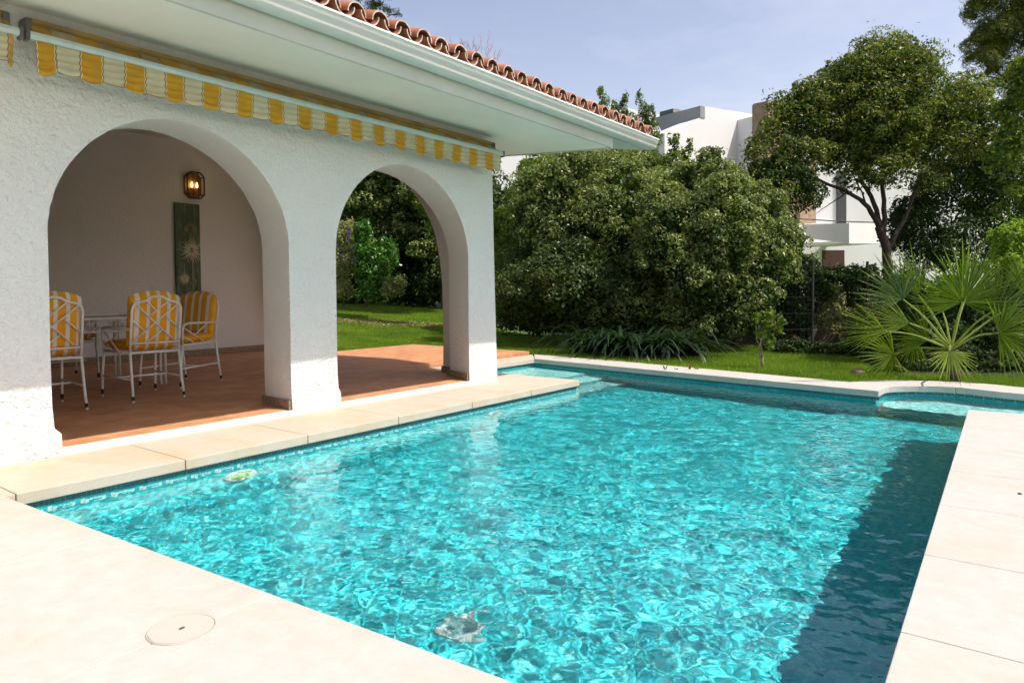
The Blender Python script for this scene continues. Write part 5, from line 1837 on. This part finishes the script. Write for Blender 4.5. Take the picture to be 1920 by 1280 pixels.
facade('roof_unit', [([(1262.2, 203.5), (1276, 205.5), (1276, 218), (1262.2, 222)], (1262, 210, 34), NL, .4)], [plain('unit_grey', (0.33, 0.31, 0.28), .6, .4, 9)])
nw = thing('white_outbuilding', 'white building behind the shoots and the end pillar, partly hidden by the roof', 'building', P(1060, 541, 38))
facade('wall', [([(880, 262), (1060, 250), (1095, 186), (1235, 215), (1235, 600), (880, 600)], (1060, 300, 38), Vector((-.55, -.84, 0)).normalized(), .8)], [HWH], nw)
bf = thing('board_fence', 'brown grey board fence right beside the end pillar, below the white wall', 'fence', P(960, 541, 26))
facade('boards', [([(880, 364), (1040, 368), (1040, 600), (880, 600)], (960, 400, 26), Vector((-.9, -.43, 0)).normalized(), .12)], [plain('old_boards', (0.24, 0.18, 0.145), .85, .3, 3)], bf)
for (lab, pts_, d_) in (('black cable crossing the white wall beside the end pillar', [(880, 352), (960, 360), (1060, 366)], 25), ('black cable in front of the balcony of the white house', [(1470, 408), (1570, 415), (1680, 418)], 24)):
    b = MB()
    b.tube([P(u_, v_, d_) for u_, v_ in pts_], .018, 6)
    tag(b.build('utility_cable', [DARK]), lab, 'cable')

# ------------------------------------------------------------------ dark sheet painting in the shade under the shrubs
shade_px = [(925, 590), (960, 612), (1040, 626), (1100, 638), (1180, 649), (1260, 655), (1330, 653), (1410, 648), (1480, 650), (1560, 660), (1610, 676), (1650, 700), (1700, 703), (1790, 705), (1900, 706), (1990, 712), (1990, 650), (1700, 630), (1500, 605), (1250, 590), (1000, 580)]
shade_pts = [onz(u_, v_, -.02) for u_, v_ in shade_px]
shade_poly = [(p.x, p.y) for p in smooth_line(shade_pts + [shade_pts[0]], 120)[:-1]]
bx = np.arange(min(p[0] for p in shade_poly), max(p[0] for p in shade_poly), .12)
by = np.arange(min(p[1] for p in shade_poly), max(p[1] for p in shade_poly), .12)
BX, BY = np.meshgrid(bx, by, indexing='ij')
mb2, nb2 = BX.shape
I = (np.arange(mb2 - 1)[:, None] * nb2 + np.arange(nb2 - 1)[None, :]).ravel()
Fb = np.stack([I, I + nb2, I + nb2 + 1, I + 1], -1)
Fb = Fb[inside(shade_poly, (BX[:-1, :-1] + .06).ravel(), (BY[:-1, :-1] + .06).ravel())]
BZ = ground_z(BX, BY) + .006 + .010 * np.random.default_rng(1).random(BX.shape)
tag(fast_mesh('shrub_shade_sheet', np.stack([BX, BY, BZ], -1).reshape(-1, 3), Fb, plain('shrub_shade_soil', (0.026, 0.022, 0.014), .95, .6, 9, 40, 1.0, .03), None, True), 'dark soil sheet painting in the shade under the shrubs', None, None, 'structure')
rng = np.random.default_rng(78)
kk = 9000
lx, ly = rng.uniform(bx[0], bx[-1], kk), rng.uniform(by[0], by[-1], kk)
k_ = inside(shade_poly, lx, ly)
lx, ly = lx[k_], ly[k_]
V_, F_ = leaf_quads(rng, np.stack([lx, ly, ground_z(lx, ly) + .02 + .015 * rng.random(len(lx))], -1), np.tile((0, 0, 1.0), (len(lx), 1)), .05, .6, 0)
tag(fast_mesh('leaf_litter', V_, F_, leafmat('shade_litter_leaf', [(0.03, 0.035, 0.015), (0.06, 0.06, 0.025), (0.13, 0.095, 0.055)], .1, .8, .2)), 'fallen leaves lying on the dark shade sheet under the shrubs', 'leaf litter', None, 'stuff')

# ------------------------------------------------------------------ grass blades
rng = np.random.default_rng(99)


def blades(n, x0, x1, y0, y1, dens_fn):
    x_ = rng.uniform(x0, x1, n)
    y_ = rng.uniform(y0, y1, n)
    k = ~inside(hard_out, x_, y_)
    k &= dens_fn(x_, y_)
    k &= ~(inside(shade_poly, x_, y_) & (rng.random(n) < .93))
    return x_[k], y_[k]


hard_out = [(-6.2, -6.2), (6.9, -6.2), (6.95, -2.2)] + [(p.x + .01, p.y) for p in ol[::-1]] + [(9.24, 6.55), (9.29, 9.33), (7.47, 9.33), (7.47, 10.8), (-6.2, 10.8)]


def frustum(x_, y_):
    d_ = x_ * HD.x + y_ * HD.y
    s_ = x_ * RH.x + y_ * RH.y
    return (d_ > 5) & (np.abs(s_) < d_ * .78)


xa, ya = blades(420000, 7.5, 13.5, -3, 12, frustum)
xb, yb = blades(330000, 7, 17, 8.5, 19, lambda x_, y_: frustum(x_, y_) & (x_ < y_ * 1.25))
gxx, gyy = np.concatenate([xa, xb]), np.concatenate([ya, yb])
gzz = ground_z(gxx, gyy)
n_ = len(gxx)
hgt = rng.uniform(.028, .062, n_) * (1 + .25 * np.sin(gxx * 2.1) * np.sin(gyy * 1.7))
ang = rng.uniform(0, 6.283, n_)
lean = rng.uniform(.1, .75, n_) * hgt
la = rng.uniform(0, 6.283, n_)
wd = rng.uniform(.0022, .0042, n_) * (1 + (gyy > 9.3) * .8)
b0 = np.stack([gxx - np.cos(ang) * wd, gyy - np.sin(ang) * wd, gzz - .005], -1)
b1 = np.stack([gxx + np.cos(ang) * wd, gyy + np.sin(ang) * wd, gzz - .005], -1)
tp = np.stack([gxx + np.cos(la) * lean, gyy + np.sin(la) * lean, gzz + hgt], -1)
V_ = np.stack([b0, b1, tp], 1).reshape(-1, 3)
tag(fast_mesh('grass', V_, np.arange(n_ * 3).reshape(n_, 3), leafmat('grass_blade', [(0.10, 0.20, 0.010), (0.15, 0.27, 0.014), (0.20, 0.32, 0.022), (0.30, 0.36, 0.06)], .35, .5, .3)), 'short mown grass on the lawn', 'grass', None, 'stuff')
